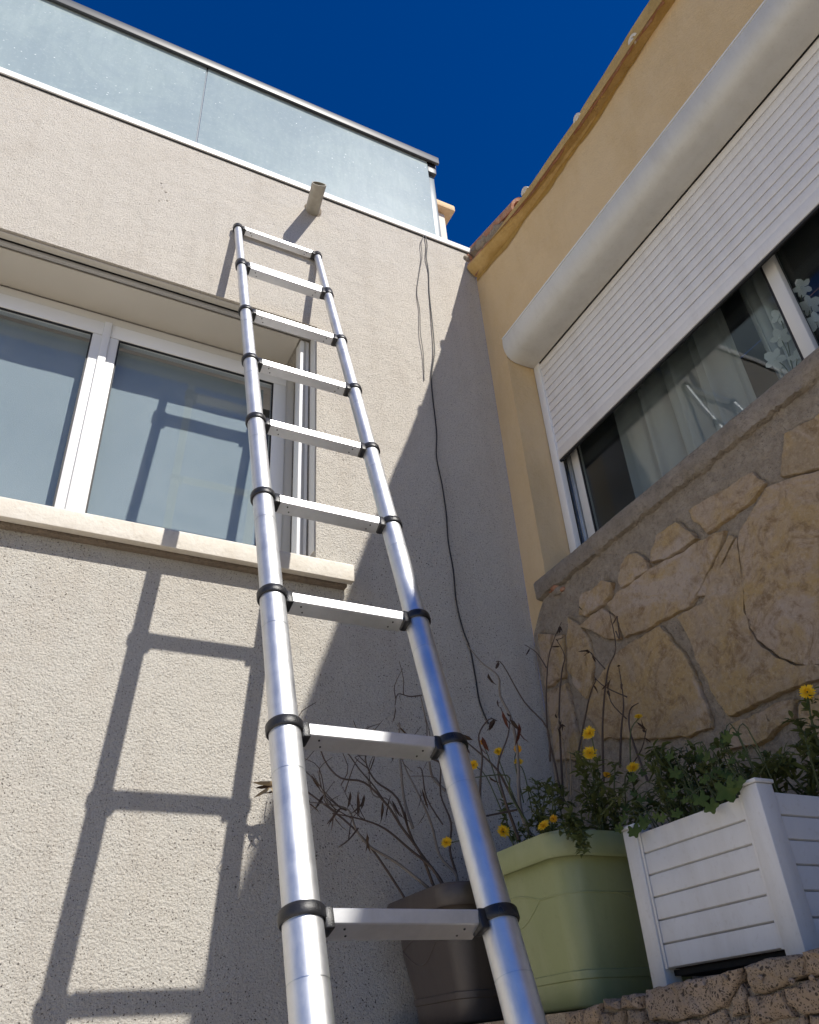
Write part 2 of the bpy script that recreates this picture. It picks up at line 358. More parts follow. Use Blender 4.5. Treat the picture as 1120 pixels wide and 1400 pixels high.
# chipped scar in the roughcast
for px, py, sx in ((221, 250, .006), (227, 262, .009), (218, 274, .006), (229, 274, .005)):
    q = PA(px, py); mm_ = MB(); rings = []
    for rr_, dy in ((1, .002), (.7, -.003), (.25, -.004)):
        rings.append([q+Vector((math.cos(a)*sx*rr_*rr(.8, 1.3), dy, math.sin(a)*sx*1.2*rr_*rr(.8, 1.3))) for a in [k*math.pi/4 for k in range(8)]])
    mm_.loft(rings, False, True).build('plaster_chip', 'stucco', HA)
# window: soffit, slot shade strip, guides, frame, sashes
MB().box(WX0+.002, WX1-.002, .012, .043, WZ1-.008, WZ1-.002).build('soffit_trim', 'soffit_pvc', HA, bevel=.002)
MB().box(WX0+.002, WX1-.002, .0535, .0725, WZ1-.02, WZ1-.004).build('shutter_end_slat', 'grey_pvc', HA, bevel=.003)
MB().box(WX0+.002, WX1-.002, .044, .084, WZ1-.003, WZ1-.0005).build('slot_shade_strip', 'shade_and_tray_black', HA)  # no real opening: black strip paints the shade of the slot
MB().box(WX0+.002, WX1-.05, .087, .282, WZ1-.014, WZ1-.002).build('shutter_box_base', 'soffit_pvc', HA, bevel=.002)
FY = .285
for x0, x1 in ((WX1-.046, WX1-.004), (WX0+.004, WX0+.046)):
    q = MB().box(x0, x1, .088, .15, 2.66, WZ1-.016).build('shutter_guide', 'white_pvc', HA, bevel=.004)
    MB().box(min(x0, x1)+.016, max(x0, x1)-.016, .0855, .0875, 2.66, WZ1-.016).build('guide_groove', 'grey_pvc', q)
MB().box(WX1-.0035, WX1-.001, .012, .07, 2.70, WZ1-.016).build('reveal_trim', 'frame_pvc', HA); 
win = MB()
win.box(WX0+.003, WX1-.003, FY, FY+.07, 3.80, WZ1-.015); win.box(WX0+.003, WX1-.003, FY, FY+.07, 2.66, 2.73)
win.box(WX0+.003, WX0+.05, FY, FY+.07, 2.731, 3.799); win.box(WX1-.06, WX1-.003, FY, FY+.07, 2.731, 3.799)
win = win.build('window', 'frame_pvc', HA, bevel=.004)
MX = -1.787
def sash(x0, x1, y, w0, w1, z0, z1):
    s = MB(); s.box(x0, x1, y, y+.05, z1-.075, z1); s.box(x0, x1, y, y+.05, z0, z0+.07)
    s.box(x0, x0+w0, y, y+.05, z0+.071, z1-.076); s.box(x1-w1, x1, y, y+.05, z0+.071, z1-.076)
    o = s.build('sash', 'white_pvc', win, bevel=.006)
    b = MB()
    for a0, a1, c0, c1 in ((x0+w0, x1-w1, z1-.082, z1-.0765), (x0+w0, x1-w1, z0+.0715, z0+.077), (x0+w0, x0+w0+.006, z0+.078, z1-.083), (x1-w1-.006, x1-w1, z0+.078, z1-.083)): b.box(a0, a1, y+.004, y+.012, c0, c1)
    b.build('gasket', 'rubber', win)
    MB().box(x0+w0-.004, x1-w1+.004, y+.02, y+.026, z0+.067, z1-.071).build('pane', 'blind_glass', win)
    return o
sash(WX0+.035, MX-.002, FY-.012, .062, .052, 2.705, 3.815); sash(MX+.002, WX1-.045, FY-.012, .052, .062, 2.705, 3.815)
MB().box(MX-.016, MX+.016, FY-.024, FY-.0125, 2.712, 3.812).build('astragal', 'white_pvc', win, bevel=.004)
# blind behind the panes
for x0, x1 in ((WX0+.06, MX-.056), (MX+.056, WX1-.135)):
    b = MB(); n = 40; top, bot = [], []
    for k in range(n+1):
        x = x0+(x1-x0)*k/n; y = FY+.055+.0006*math.sin(k*.5); top.append((x, y, 3.74)); bot.append((x, y+.003, 2.72))
    for k in range(n): b.quad(bot[k], bot[k+1], top[k+1], top[k])
    o = b.build('window_blind', 'blind_fabric', None, (x0, FY+.06, 2.7), weld=True)
    tag(o, ('grey blue fabric blind hanging behind the pane crossed by the ladder shadow' if x0 > MX else 'grey blue fabric blind hanging behind the pane away from the ladder'), 'blind')
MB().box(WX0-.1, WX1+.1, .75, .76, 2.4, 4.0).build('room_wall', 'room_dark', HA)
# sill
s = MB(); prof = [(-.066, 2.552), (-.066, 2.618), (-.055, 2.628), (.28, 2.70), (.28, 2.64), (-.03, 2.585), (-.035, 2.552)]
s = MB().loft([[(x, y, z) for y, z in prof] for x in (-2.78, -.81)]).build('window_sill', 'sill_stone', HA, bevel=.003)
MB().box(-2.76, -.825, -.030, -.002, 2.545, 2.578).build('sill_mortar', 'dark_mortar', HA)

# ------------------------------------------------------------------ glass balustrade on the left house
GB = thing('glass_balustrade', (-3, .02, ZT+.042), 'frosted glass balustrade with dark handrail on top of the stucco wall', 'balustrade')
zb, zt = ZT+.044, 5.615
px = [-.225, -1.573, -2.92, -4.27, -5.62]
for k in range(4):
    MB().box(px[k+1]+.004, px[k]-.004, .0, .016, zb, zt+.03).build('glass_panel', 'frosted_glass', GB, smooth=0)
    if k: MB().box(px[k]-.0025, px[k]+.0025, .004, .012, zb, zt).build('joint_strip', 'post_grey', GB)
hr = MB(); hr.box(-5.7, -.155, -.022, -.004, zt+.0, zt+.062); hr.box(-5.7, -.155, -.0035, .055, zt+.036, zt+.062); hr.box(-5.7, -.155, .0175, .035, zt, zt+.0355)
hr.build('handrail', 'dark_aluminium', GB, bevel=.003)
MB().box(-5.69, -.16, -.003, .017, zt+.029, zt+.035).build('rail_seal', 'rubber', GB)
pq = MB(); pq.box(-.215, -.172, .03, .046, zb, zt-.02); pq.build('end_post', 'post_grey', GB, bevel=.003)
MB().box(-.225, -.165, .006, .06, zt-.075, zt-.002).build('end_bracket', 'dark_aluminium', GB, bevel=.004)
CH = thing('chimney', (0, .7, ZT), 'pale rendered chimney stack with tan slab cap behind the balustrade end', 'chimney')
MB().box(-.25, .165, .45, .9, ZT+.0, 5.90).build('stack', 'pale_render', CH, bevel=.008)
MB().box(-.31, .225, .40, .95, 5.905, 5.965).build('cap', 'tan_render', CH, bevel=.01)
# drain pipe
p0 = PA(427, 288); p1 = PA(436.5, 251, -.2); dr = (p1-p0)
DP = thing('drain_pipe', p0, 'short grey drain pipe stub sticking out of the stucco under the balustrade', 'pipe')
R_ = .036; ax = dr.normalized(); u = ax.cross(Vector((0, 0, 1))).normalized(); v = u.cross(ax)
def circ(c, r, n=20): return [c+(u*math.cos(2*math.pi*k/n)+v*math.sin(2*math.pi*k/n))*r for k in range(n)]
cut = lambda r: [q-ax*(q-p0-dr).dot(v)*.9 for q in circ(p0+dr, r)]
MB().loft([circ(p0-ax*.05, R_), cut(R_), cut(R_-.005), circ(p0-ax*.04, R_-.005)], False, True).build('tube', 'grey_pipe', DP, smooth=50)
MB().loft([circ(p0+ax*.0-Vector((0, .001, 0)), R_+.012), circ(p0+ax*.006, R_+.007), circ(p0+ax*.008, R_+.001)], False, False).build('mortar_collar', 'mortar', DP)

# ------------------------------------------------------------------ right house
HB = thing('yellow_house', (.3, -3, 0), 'ochre yellow rendered house with roller shutter and stone clad base', 'house')
SY0, SY1, SZ0, SZ1 = -3.3, -.145, 2.60, 4.032
yb0, yb1, DB = -9., -.001, .32; ZB = 4.66
m = MB()
def ringb(x): return [(x, yb0, 0), (x, yb1, 0), (x, yb1, ZB), (x, yb0, ZB)], [(x, SY0, SZ0), (x, SY1, SZ0), (x, SY1, SZ1), (x, SY0, SZ1)]
o0, i0 = ringb(0.); o1, i1 = ringb(DB)
for k in range(4):
    j = (k+1) % 4
    m.quad(o0[k], o0[j], i0[j], i0[k]); m.quad(o1[k], i1[k], i1[j], o1[j]); m.quad(o0[k], o1[k], o1[j], o0[j]); m.quad(i0[k], i0[j], i1[j], i1[k])
m.build('wall', 'yellow_render', HB, smooth=0, weld=True)
# cornice swept along the wall top; outline follows the sagging edge
sil = [(637, 360), (660, 338), (680, 316), (725, 262), (795, 164), (865, 58), (905, -1)]
low = [(650, 381), (668, 360), (690, 333), (730, 279), (800, 181), (870, 70), (921, -8)]
rings = []; stain = []
for k, (a, b) in enumerate(zip(sil, low)):
    P = PB(*a, -.055); Q = PB(*b, -.004); y = (P.y+Q.y)/2
    if k == 0: y = -.012
    zt_, zl = P.z, Q.z
    if k == 0: zt_, zl = 4.735, 4.655
    rings.append([(.02, y, zl), (-.006, y, zl), (-.022, y, zl+.012), (-.045, y, zl+.03), (-.056, y, zl+.05), (-.058, y, zt_-.012), (-.05, y, zt_), (.02, y, zt_+.004)]); 
    stain.append((y, zl))
zt_l, zl_l = rings[-1][7][2], rings[-1][0][2]
for y in (-3., -5., -9.): rings.append([(q[0], y, q[2]) for q in rings[6]]); stain.append((y, stain[6][1]))
fine_r = []
for a, b in zip(rings[:-1], rings[1:]):
    n = max(2, int(abs(b[0][1]-a[0][1])/.05))
    for k in range(n):
        u_ = k/n; row = []
        for qa, qb in zip(a, b):
            q = Vector(qa).lerp(Vector(qb), u_); nz = noise.noise(q*9)*.006+noise.noise(q*30)*.003; row.append((q.x+nz*(1 if q.x < 0 else 0), q.y, q.z+nz))
        fine_r.append(row)
fine_r.append(rings[-1])
MB().loft(fine_r).build('cornice', 'cornice_render', HB, smooth=60)
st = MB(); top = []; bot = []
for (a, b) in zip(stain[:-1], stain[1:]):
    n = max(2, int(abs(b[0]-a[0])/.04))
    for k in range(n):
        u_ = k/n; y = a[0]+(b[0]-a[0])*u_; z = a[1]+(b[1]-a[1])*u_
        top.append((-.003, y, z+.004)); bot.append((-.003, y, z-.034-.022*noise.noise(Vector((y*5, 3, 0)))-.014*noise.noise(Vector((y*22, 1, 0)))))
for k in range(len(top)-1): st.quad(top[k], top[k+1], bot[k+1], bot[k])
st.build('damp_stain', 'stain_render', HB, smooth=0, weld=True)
def lump(c, r, name, mat, parent=None, loc=None, sq=(1, 1, 1), seed=0, sub=2, amp=.35, freq=2.):
    bm = bmesh.new(); bmesh.ops.create_icosphere(bm, subdivisions=sub, radius=1); mb = MB(); c = Vector(c)
    for vv in bm.verts:
        q = vv.co.copy(); f_ = 1+amp*noise.noise(q*freq+Vector((seed*7.3, seed*3.1, 1))); mb.v.append(c+Vector((q.x*sq[0], q.y*sq[1], q.z*sq[2]))*r*f_)
    mb.f = [tuple(x.index for x in f_.verts) for f_ in bm.faces]; bm.free()
    return mb.build(name, mat, parent, loc, smooth=30)
# roof: sheet, tiles
roof = MB().loft([[(-.02, y, 4.655), (-.02, y, 4.675), (3.5, y, 5.5), (3.5, y, 5.44)] for y in (-9, -.02)]).build('roof', 'terracotta', HB)
def barrel(a, b, r0, r1, name, mat, parent, tilt=Vector((0, 0, 1)), th=.012, span=170):
    a, b = Vector(a), Vector(b); d = (b-a).normalized(); u_ = d.cross(tilt).normalized(); v_ = u_.cross(d); n = 12; R = []
    for i, (c, r) in enumerate(((a, r0), (b, r1))):
        out = []; inn = []
        for k in range(n+1):
            an = math.radians(90-span/2+span*k/n); out.append(c+(u_*math.cos(an)+v_*math.sin(an))*r); inn.append(c+(u_*math.cos(an)+v_*math.sin(an))*(r-th))
        R.append(out+inn[::-1])
    return MB().loft(R).build(name, mat, parent, smooth=45)
for k, (tx, ty) in enumerate(((718, 262), (790, 162), (866, 54), (940, -55), (1010, -160), (1080, -260))):
    q = PB(tx, ty, -.055); q.z += .012
    barrel((-.058, q.y, q.z-.016), (1.2, q.y, q.z+.33), .027, .04, 'tile', 'lime_tile' , roof); lump((-.048, q.y, q.z-.006), .024, 'mortar_plug', 'lime_tile', roof, seed=k+90, sq=(.6, .95, .8))
for k in range(22):
    y = -1.75-.33*k
    if k > 2: barrel((-.066, y, 4.60), (1.2, y, 4.93), .04, .05, 'tile', 'terracotta', roof)
bed = []
for ra, rb in zip(rings[:6], rings[1:7]):
    for k in range(14):
        q = Vector(ra[6]).lerp(Vector(rb[6]), k/14); bed.append(q+Vector((.006+noise.noise(q*30)*.006, 0, .004+noise.noise(q*24)*.007)))
MB().tube(bed, [.009+.003*noise.noise(q*40) for q in bed], 7).build('tile_bed', 'terracotta', roof, smooth=60)
# verge tile and broken mortar where the roof meets the stucco house
a_ = PB(634, 345, .0); b_ = PB(703, 276, -.01)
barrel((.045, a_.y-.01, a_.z-.045), (.03, b_.y, b_.z-.035), .055, .062, 'verge_tile', 'terracotta', roof, Vector((-.25, 0, 1)), .016, 200)
barrel((.03, PB(703, 276).y+.02, 4.79), (.8, PB(703, 276).y+.02, 5.0), .055, .06, 'tile', 'terracotta', roof, Vector((0, 0, 1)), .016, 190)
for k in range(7):
    q = PB(650+k*6, 338-k*6+rr(-3, 3), -.005); lump((q.x+.01, q.y, q.z-.03), rr(.025, .045), 'mortar_lump', 'mortar' if k else 'dark_mortar', roof, seed=k, sq=(.8, 1.2, .9))
lump(PA(637, 358, .02), .035, 'mortar_lump', 'mortar', roof, seed=21); lump(PA(633, 344, .04), .03, 'tile_shard', 'lime_tile', roof, seed=23, sq=(1.6, .6, .6)); lump(PA(641, 352, .0), .022, 'tile_shard', 'terracotta', roof, seed=24)

# roller shutter of the right window
bx = []
for x, z in ((.152, 4.03), (-.014, 4.03), (-.016, 3.985), (-.012, 3.955), (.0, 3.925), (.018, 3.907), (.045, 3.897), (.09, 3.896), (.152, 3.90)): bx.append((x, z))
sb = MB().loft([[(x, y, z) for x, z in bx] for y in (SY0+.004, SY1-.004)]).build('shutter_box', 'box_pvc', HB, smooth=35)
MB().box(-.0165, -.012, SY0+.004, SY1-.006, 4.0325, 4.04).build('box_seam', 'white_pvc', sb)
for y0, y1 in ((SY1-.048, SY1-.003), (SY0+.003, SY0+.048)):
    q = MB().box(.148, .178, y0, y1, 2.684, 3.90).build('shutter_guide', 'white_pvc', HB, bevel=.003)
MB().box(.1785, .1795, SY1-.051, SY1-.046, 2.684, 3.90).build('guide_seal', 'rubber', HB)
shut = thing('roller_shutter', (.165, -1.7, 3.3), 'half lowered off white slatted roller shutter over the right window', 'shutter')
nsl = 12; zS = 3.30; hS = (3.90-zS-.056)/nsl
pr = [(0, 0), (-.005, .0008), (-.0068, hS*.2), (-.0068, hS*.8), (-.005, hS-.006), (0, hS-.005), (.006, hS-.005), (.006, 0)]
z = zS+.058
src = MB().loft([[(.163+x, y, z+dz) for x, dz in pr] for y in (SY0+.03, SY1-.03)]).build('slat', 'shutter_pvc', shut, smooth=35)
for k in range(1, nsl): inst(src, shut, (0, 0, k*hS))
MB().box(.1692, .1697, SY0+.03, SY1-.03, zS+.055, 3.90).build('slat_shade_sheet', 'shade_and_tray_black', shut)  # black sheet behind the slats, paints the shade between them
MB().box(.152, .171, SY0+.03, SY1-.03, zS, zS+.055).build('end_slat', 'shutter_pvc', shut, bevel=.004); MB().box(.155, .168, SY0+.03, SY1-.03, zS-.012, zS-.0005).build('end_seal', 'rubber', shut, bevel=.003)
# window behind the shutter
FX = .205
win2 = MB(); win2.box(FX, FX+.07, SY0+.003, SY1-.003, 2.64, 2.74); win2.box(FX, FX+.07, SY0+.003, SY1-.003, 3.85, 4.02)
win2.box(FX, FX+.07, SY1-.05, SY1-.003, 2.741, 3.849); win2.box(FX, FX+.07, SY0+.003, SY0+.05, 2.741, 3.849)
win2 = win2.build('window', 'grey_aluminium', HB, bevel=.003)
for k in range(3): MB().box(FX-.006, FX-.0005, SY1-.02-k*.012-.004, SY1-.02-k*.012, 2.741, 3.849).build('frame_rib', 'grey_aluminium', win2)
def sash2(y0, y1, x, sw):
    s = MB(); s.box(x, x+.03, y0, y1, 2.75, 2.81); s.box(x, x+.03, y0, y1, 3.80, 3.86); s.box(x, x+.03, y0, y0+sw, 2.811, 3.799); s.box(x, x+.03, y1-sw, y1, 2.811, 3.799)
    s.build('sash', 'frame_pvc', win2, bevel=.004)
    MB().box(x+.002, x+.008, y0+sw, y0+sw+.008, 2.812, 3.798).build('gasket', 'rubber', win2); MB().box(x+.002, x+.008, y1-sw-.008, y1-sw, 2.812, 3.798).build('gasket', 'rubber', win2)
    MB().box(x+.012, x+.017, y0+sw-.005, y1-sw+.005, 2.805, 3.805).build('pane', 'window_glass', win2)
sash2(-1.396, SY1-.055, FX+.012, .047); sash2(-2.62, -1.334, FX+.045, .05)
# room behind, curtains, orchid
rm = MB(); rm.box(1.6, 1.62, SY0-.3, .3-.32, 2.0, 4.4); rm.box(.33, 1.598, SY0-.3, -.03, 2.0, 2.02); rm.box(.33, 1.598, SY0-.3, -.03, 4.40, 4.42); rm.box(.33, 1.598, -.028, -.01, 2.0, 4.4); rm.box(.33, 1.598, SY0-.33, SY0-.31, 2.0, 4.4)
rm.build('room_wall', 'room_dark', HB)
def curtain(y0, y1, x, amp, freq, lab, ph=0, taper=0):
    b = MB(); n = 70; rows = []
    for zz in (2.55, 2.9, 3.25, 3.6, 3.95):
        row = []
        tz = (zz-2.55)/1.4
        for k in range(n+1):
            u_ = k/n; y = y0+(y1-y0)*u_; yc = (y0+y1)/2; y = yc+(y-yc)*(1-taper*(1-tz))
            row.append((x+amp*math.sin(u_*freq+ph+.3*tz)+amp*.5*math.sin(u_*freq*2.3+1+ph), y+.012*math.sin(u_*freq*2+tz), zz))
        rows.append(row)
    for a, c in zip(rows[:-1], rows[1:]):
        for k in range(n): b.quad(a[k], a[k+1], c[k+1], c[k])
    tag(b.build('curtain', 'sheer_fabric', None, (x, (y0+y1)/2, 2.55), smooth=80, weld=True), lab, 'curtain')
curtain(-1.06, -.42, .35, .034, 24, 'sheer white curtain with broad folds behind the right window pane')
curtain(-1.36, -1.15, .345, .02, 20, 'narrow gathered sheer curtain next to the white blossoms', .6, .3)
curtain(-2.5, -1.62, .46, .03, 30, 'long sheer curtain behind the second right hand pane', 1.2)
OR = thing('orchid', PB(1080, 540, .36), 'white orchid blossoms on thin stems behind the right window glass', 'plant')
fl = [(1097, 393), (1108, 417), (1066, 432), (1067, 461), (1060, 491), (1092, 490), (1116, 440)]
st = MB()
for k, (fx, fy) in enumerate(fl):
    c = PB(fx, fy, .29+.012*(k % 3)); f_ = MB(); r_ = rr(.03, .04)
    nrm = (CAM-c).normalized()+Vector((rr(-.4, .4), rr(-.4, .4), rr(-.3, .3))); nrm.normalize(); u_ = nrm.orthogonal().normalized(); v_ = nrm.cross(u_); a0 = rr(0, 6)
    for j in range(5):
        an = a0+j*2*math.pi/5; d = u_*math.cos(an)+v_*math.sin(an); s_ = nrm.cross(d); wd = .55 if j % 2 else .38
        pts = [c, c+d*r_*.5+s_*r_*wd*.8+nrm*.004, c+d*r_*.85+s_*r_*wd*.6+nrm*.002, c+d*r_*1.05, c+d*r_*.85-s_*r_*wd*.6+nrm*.002, c+d*r_*.5-s_*r_*wd*.8+nrm*.004]
        f_.poly(pts)
    f_.tube([c-nrm*.002, c+nrm*.012], [.007, .004], 6)
    f_.build('blossom', 'petal_white', OR); 
    base = PB(1085+k*3, 545, .30)
    st.tube(smoothpath([base, base.lerp(c, .6)+Vector((.02, 0, .03)), c-nrm*.004]), .0018, 5)
st.build('stem', 'green_stem', OR)
# concrete sill
rows = []; n = 420
for k in range(n+1):
    y = -.10-(3.35-.10)*k/n; row = []
    for x, z in ((.15, 2.60), (-.012, 2.60), (-.028, 2.606), (-.032, 2.63), (-.03, 2.672), (-.022, 2.684), (.15, 2.70)):
        q = Vector((x, y, z)); d = noise.noise(q*Vector((12, 12, 30)))*.006+noise.noise(q*45)*.004+noise.noise(q*130)*.002
        ragged = noise.noise(Vector((y*13, 2, 5)))*.014+noise.noise(Vector((y*45, 2, 5)))*.009+noise.noise(Vector((y*120, 2, 5)))*.006 if z < 2.62 and x < 0 else 0
        row.append((x+(d if x < .1 else 0), y, z+d*.5+ragged))
    rows.append(row)
MB().loft(rows).build('concrete_sill', 'concrete', HB, smooth=50)
for k in range(9):
    q = PB(745+rr(-6, 26), 800+rr(-8, 12), -.012); lump(q, rr(.010, .026), 'rubble_chip', random.choice(['mortar', 'terracotta', 'concrete']), HB, seed=40+k, sq=(.7, 1.2, .7))

# stone cladding below the sill
clad = MB(); edge = [(749, 812), (741, 838), (733, 868), (735, 885), (742, 960), (749, 1030), (757, 1090)]
e3 = [PB(*q, 0) for q in edge]; ys = [min(q.y, -.012) for q in e3]
left = [(ys[k]+rr(-.004, .004), e3[k].z) for k in range(len(edge))]
poly = [(-.1, 2.625)]+left+[(-.012, 1.0), (-4.2, 1.0), (-4.2, 2.625)]
f0 = [(-.0012, y, z) for y, z in poly]; f1 = [(-.0004, y, z) for y, z in poly]
clad.loft([f1, f0], False, True)
clad = clad.build('stone_cladding', 'mortar', HB, smooth=0)
def roughen(o, maxlen, amp, freq, seed, passes=5, xmax=None):
    me = o.data; org = ORG[o.name]; bm = bmesh.new(); bm.from_mesh(me)
    bmesh.ops.triangulate(bm, faces=bm.faces)
    for _ in range(passes):
        es = [e for e in bm.edges if e.calc_length() > maxlen]
        if not es: break
        bmesh.ops.subdivide_edges(bm, edges=es, cuts=1); bmesh.ops.triangulate(bm, faces=[f_ for f_ in bm.faces if len(f_.verts) > 3])
    for vv in bm.verts:
        q = vv.co+org
        if xmax is None or q.x < xmax:
            n1 = noise.fractal(q*freq+Vector((seed, 0, 0)), .9, 2.1, 4); vv.co.x += -n1*amp; vv.co.y += noise.noise(q*freq*2.2)*amp*.3; vv.co.z += noise.noise(q*freq*2.2+Vector((5, 5, 5)))*amp*.3
    bm.to_mesh(me); bm.free()
    for pl in me.polygons: pl.use_smooth = True
    me.set_sharp_from_angle(angle=math.radians(50))
def ragged(pts, step=.022, amp=.0045, seed=0):
    out = []; n = len(pts)
    for k in range(n):
        a, b = pts[k], pts[(k+1) % n]; l = math.hypot(b[0]-a[0], b[1]-a[1]); mm = max(1, int(l/step))
        for j in range(mm):
            u_ = j/mm; y = a[0]+(b[0]-a[0])*u_; z = a[1]+(b[1]-a[1])*u_; q = Vector((y*28, z*28, seed))
            out.append((y+noise.noise(q)*amp*1.6, z+noise.noise(q+Vector((9, 4, 2)))*amp*1.6))
    return out
def grow(pts, d):
    n = len(pts); ar = sum(pts[k][0]*pts[(k+1) % n][1]-pts[(k+1) % n][0]*pts[k][1] for k in range(n)); sg = 1 if ar > 0 else -1; out = []
    for k in range(n):
        a, b, c = pts[k-1], pts[k], pts[(k+1) % n]; e1 = Vector((b[0]-a[0], b[1]-a[1])).normalized(); e2 = Vector((c[0]-b[0], c[1]-b[1])).normalized()
        nn = Vector((e1.y+e2.y, -e1.x-e2.x)); nn = nn.normalized() if nn.length > .01 else Vector((0, 0)); out.append((b[0]+nn.x*d*sg, b[1]+nn.y*d*sg))
    return out
OUTL = []
def slab(pts, th, seed, parent, mat='slab_stone', x0=-.007, name='stone', g=.0045):
    pts = ragged(grow(pts, g), .009, .0048, seed=seed); OUTL.append(pts); cy = sum(p[0] for p in pts)/len(pts); cz = sum(p[1] for p in pts)/len(pts)
    r0 = [(-.001, y, z) for y, z in pts]
    def ins(d, x): 
        out = []
        for y, z in pts:
            l = math.hypot(y-cy, z-cz) or 1; out.append((x-noise.noise(Vector((y*9, z*9, seed)))*.0012, y+(cy-y)/l*min(d, l*.5), z+(cz-z)/l*min(d, l*.5)))
        return out
    return MB().loft([r0, ins(.0008, x0-th*.75), ins(.0035, x0-th)], False, True).build(name, mat, parent, smooth=50)
Z7 = lambda pts: [(lambda q: (q.y, q.z))(PB(700+x/2.667, 600+y/2.667, -.02)) for x, y in pts]
stones = [
 [(205, 655), (245, 685), (275, 735), (290, 800), (285, 900), (265, 945), (230, 905), (203, 830), (198, 730)],
 [(96, 712), (180, 718), (185, 800), (188, 868), (122, 905), (106, 800)],
 [(128, 925), (193, 892), (210, 960), (225, 1020), (250, 1170), (160, 1170)],
 [(250, 590), (262, 565), (300, 550), (330, 522), (362, 522), (360, 560), (335, 600), (270, 645), (248, 640)],
 [(243, 680), (325, 617), (372, 655), (392, 728), (350, 728), (290, 695)],
 [(392, 562), (500, 482), (640, 402), (772, 330), (762, 365), (718, 470), (662, 580), (648, 608), (560, 648), (480, 692), (408, 722), (384, 650), (345, 602)],
 [(400, 460), (425, 425), (460, 418), (490, 450), (492, 476), (440, 516), (400, 540), (390, 510)],
 [(510, 410), (530, 355), (600, 305), (640, 335), (672, 362), (640, 385), (560, 435), (507, 452)],
 [(640, 262), (760, 190), (875, 125), (916, 165), (870, 218), (780, 288), (710, 340), (680, 310)],
 [(998, -20), (1230, -150), (1260, 60), (1060, 118), (982, 131), (985, 60)],
 [(925, 178), (1000, 152), (1270, 75), (1330, 760), (1150, 818), (1040, 820), (960, 783), (902, 730), (870, 690), (853, 620), (838, 480), (829, 362), (862, 282), (910, 218)],
 [(818, 362), (831, 480), (846, 630), (862, 700), (902, 752), (958, 802), (1043, 833), (1150, 832), (1330, 775), (1330, 810), (1000, 908), (880, 968), (790, 1008), (740, 930), (682, 810), (642, 715), (607, 650), (692, 605), (742, 520)],
 [(790, 352), (810, 354), (768, 450), (705, 573), (672, 573), (692, 540), (747, 430)],
 [(372, 790), (440, 742), (540, 682), (586, 742), (634, 802), (674, 900), (708, 980), (722, 1048), (640, 1080), (500, 1090), (330, 1090), (272, 1000), (300, 900)],
 [(1045, 965), (1330, 850), (1400, 1170), (1070, 1180)],
 [(800, 1050), (930, 985), (1028, 950), (1022, 1010), (900, 1110), (770, 1130)]]
for k, s_ in enumerate(stones):
    o = slab(Z7(s_), .0115+.0022*(k % 4), k*3.7, clad, g=.0012 if k in (12,) else .0045); roughen(o, .014, .0017, 34, k*3.1, xmax=-.012)
import numpy as np
mj = MB(); nz, ny = 230, 330; zl_ = [(2.63, -.10)]+[(q[1], q[0]) for q in left]+[(1.0, -.012)]
def leftedge(z):
    for (za_, ya_), (zb2, yb2) in zip(zl_[:-1], zl_[1:]):
        if za_ >= z >= zb2: return ya_+(yb2-ya_)*(za_-z)/max(1e-6, za_-zb2)
    return -.012
for a in range(nz+1):
    z = 2.618-(2.618-1.05)*a/nz; y0_ = leftedge(z)-.002
    for b in range(ny+1):
        y = y0_+(-2.3-y0_)*b/ny; q = Vector((0, y, z)); d = noise.fractal(q*22, .9, 2.1, 4)*.0032+noise.noise(q*90)*.0012
        if b in (0, ny) or a in (0, nz): d = .002
        mj.v.append(Vector((-.0095-d, y, z)))
PT = np.array([(q.y, q.z) for q in mj.v]); DM = np.full(len(PT), 9.)
for pl_ in OUTL:
    E0 = np.array(pl_); E1 = np.roll(E0, -1, 0); lo = E0.min(0)-.02; hi = E0.max(0)+.02
    ix = np.where(((PT > lo) & (PT < hi)).all(1))[0]
    if not len(ix): continue
    pp = PT[ix][:, None, :]; dd_ = (E1-E0)[None]; tt = np.clip(((pp-E0[None])*dd_).sum(2)/np.maximum((dd_**2).sum(2), 1e-12), 0, 1)
    DM[ix] = np.minimum(DM[ix], np.sqrt(((pp-E0[None]-tt[..., None]*dd_)**2).sum(2)).min(1))
for k, q in enumerate(mj.v):
    wd = .0075*(.6+.9*max(0, noise.noise(q*14+Vector((3, 3, 3)))+.35)); q.x += .0085*max(0, 1-DM[k]/wd) if DM[k] < wd else 0
for a in range(nz):
    for b in range(ny): k = a*(ny+1)+b; mj.f.append((k, k+1, k+ny+2, k+ny+1))
mj.build('mortar_face', 'mortar', clad, smooth=80)
yy = -1.75                                     # stones continuing beyond the frame
for i in range(8):
    for j in range(4):
        y = yy-i*.3+rr(-.02, .02); z = 1.35+j*.31+rr(-.02, .02)
        if y < -4.0: continue
        slab([(y-.13+rr(-.02, .02), z-.13+rr(-.03, .03)), (y+.13+rr(-.02, .02), z-.13+rr(-.03, .03)), (y+.14+rr(-.03, .0), z+.05), (y+.1+rr(-.02, .02), z+.14+rr(-.03, .0)), (y-.12+rr(-.02, .02), z+.13+rr(-.02, .01))], .01, i*5+j, clad)

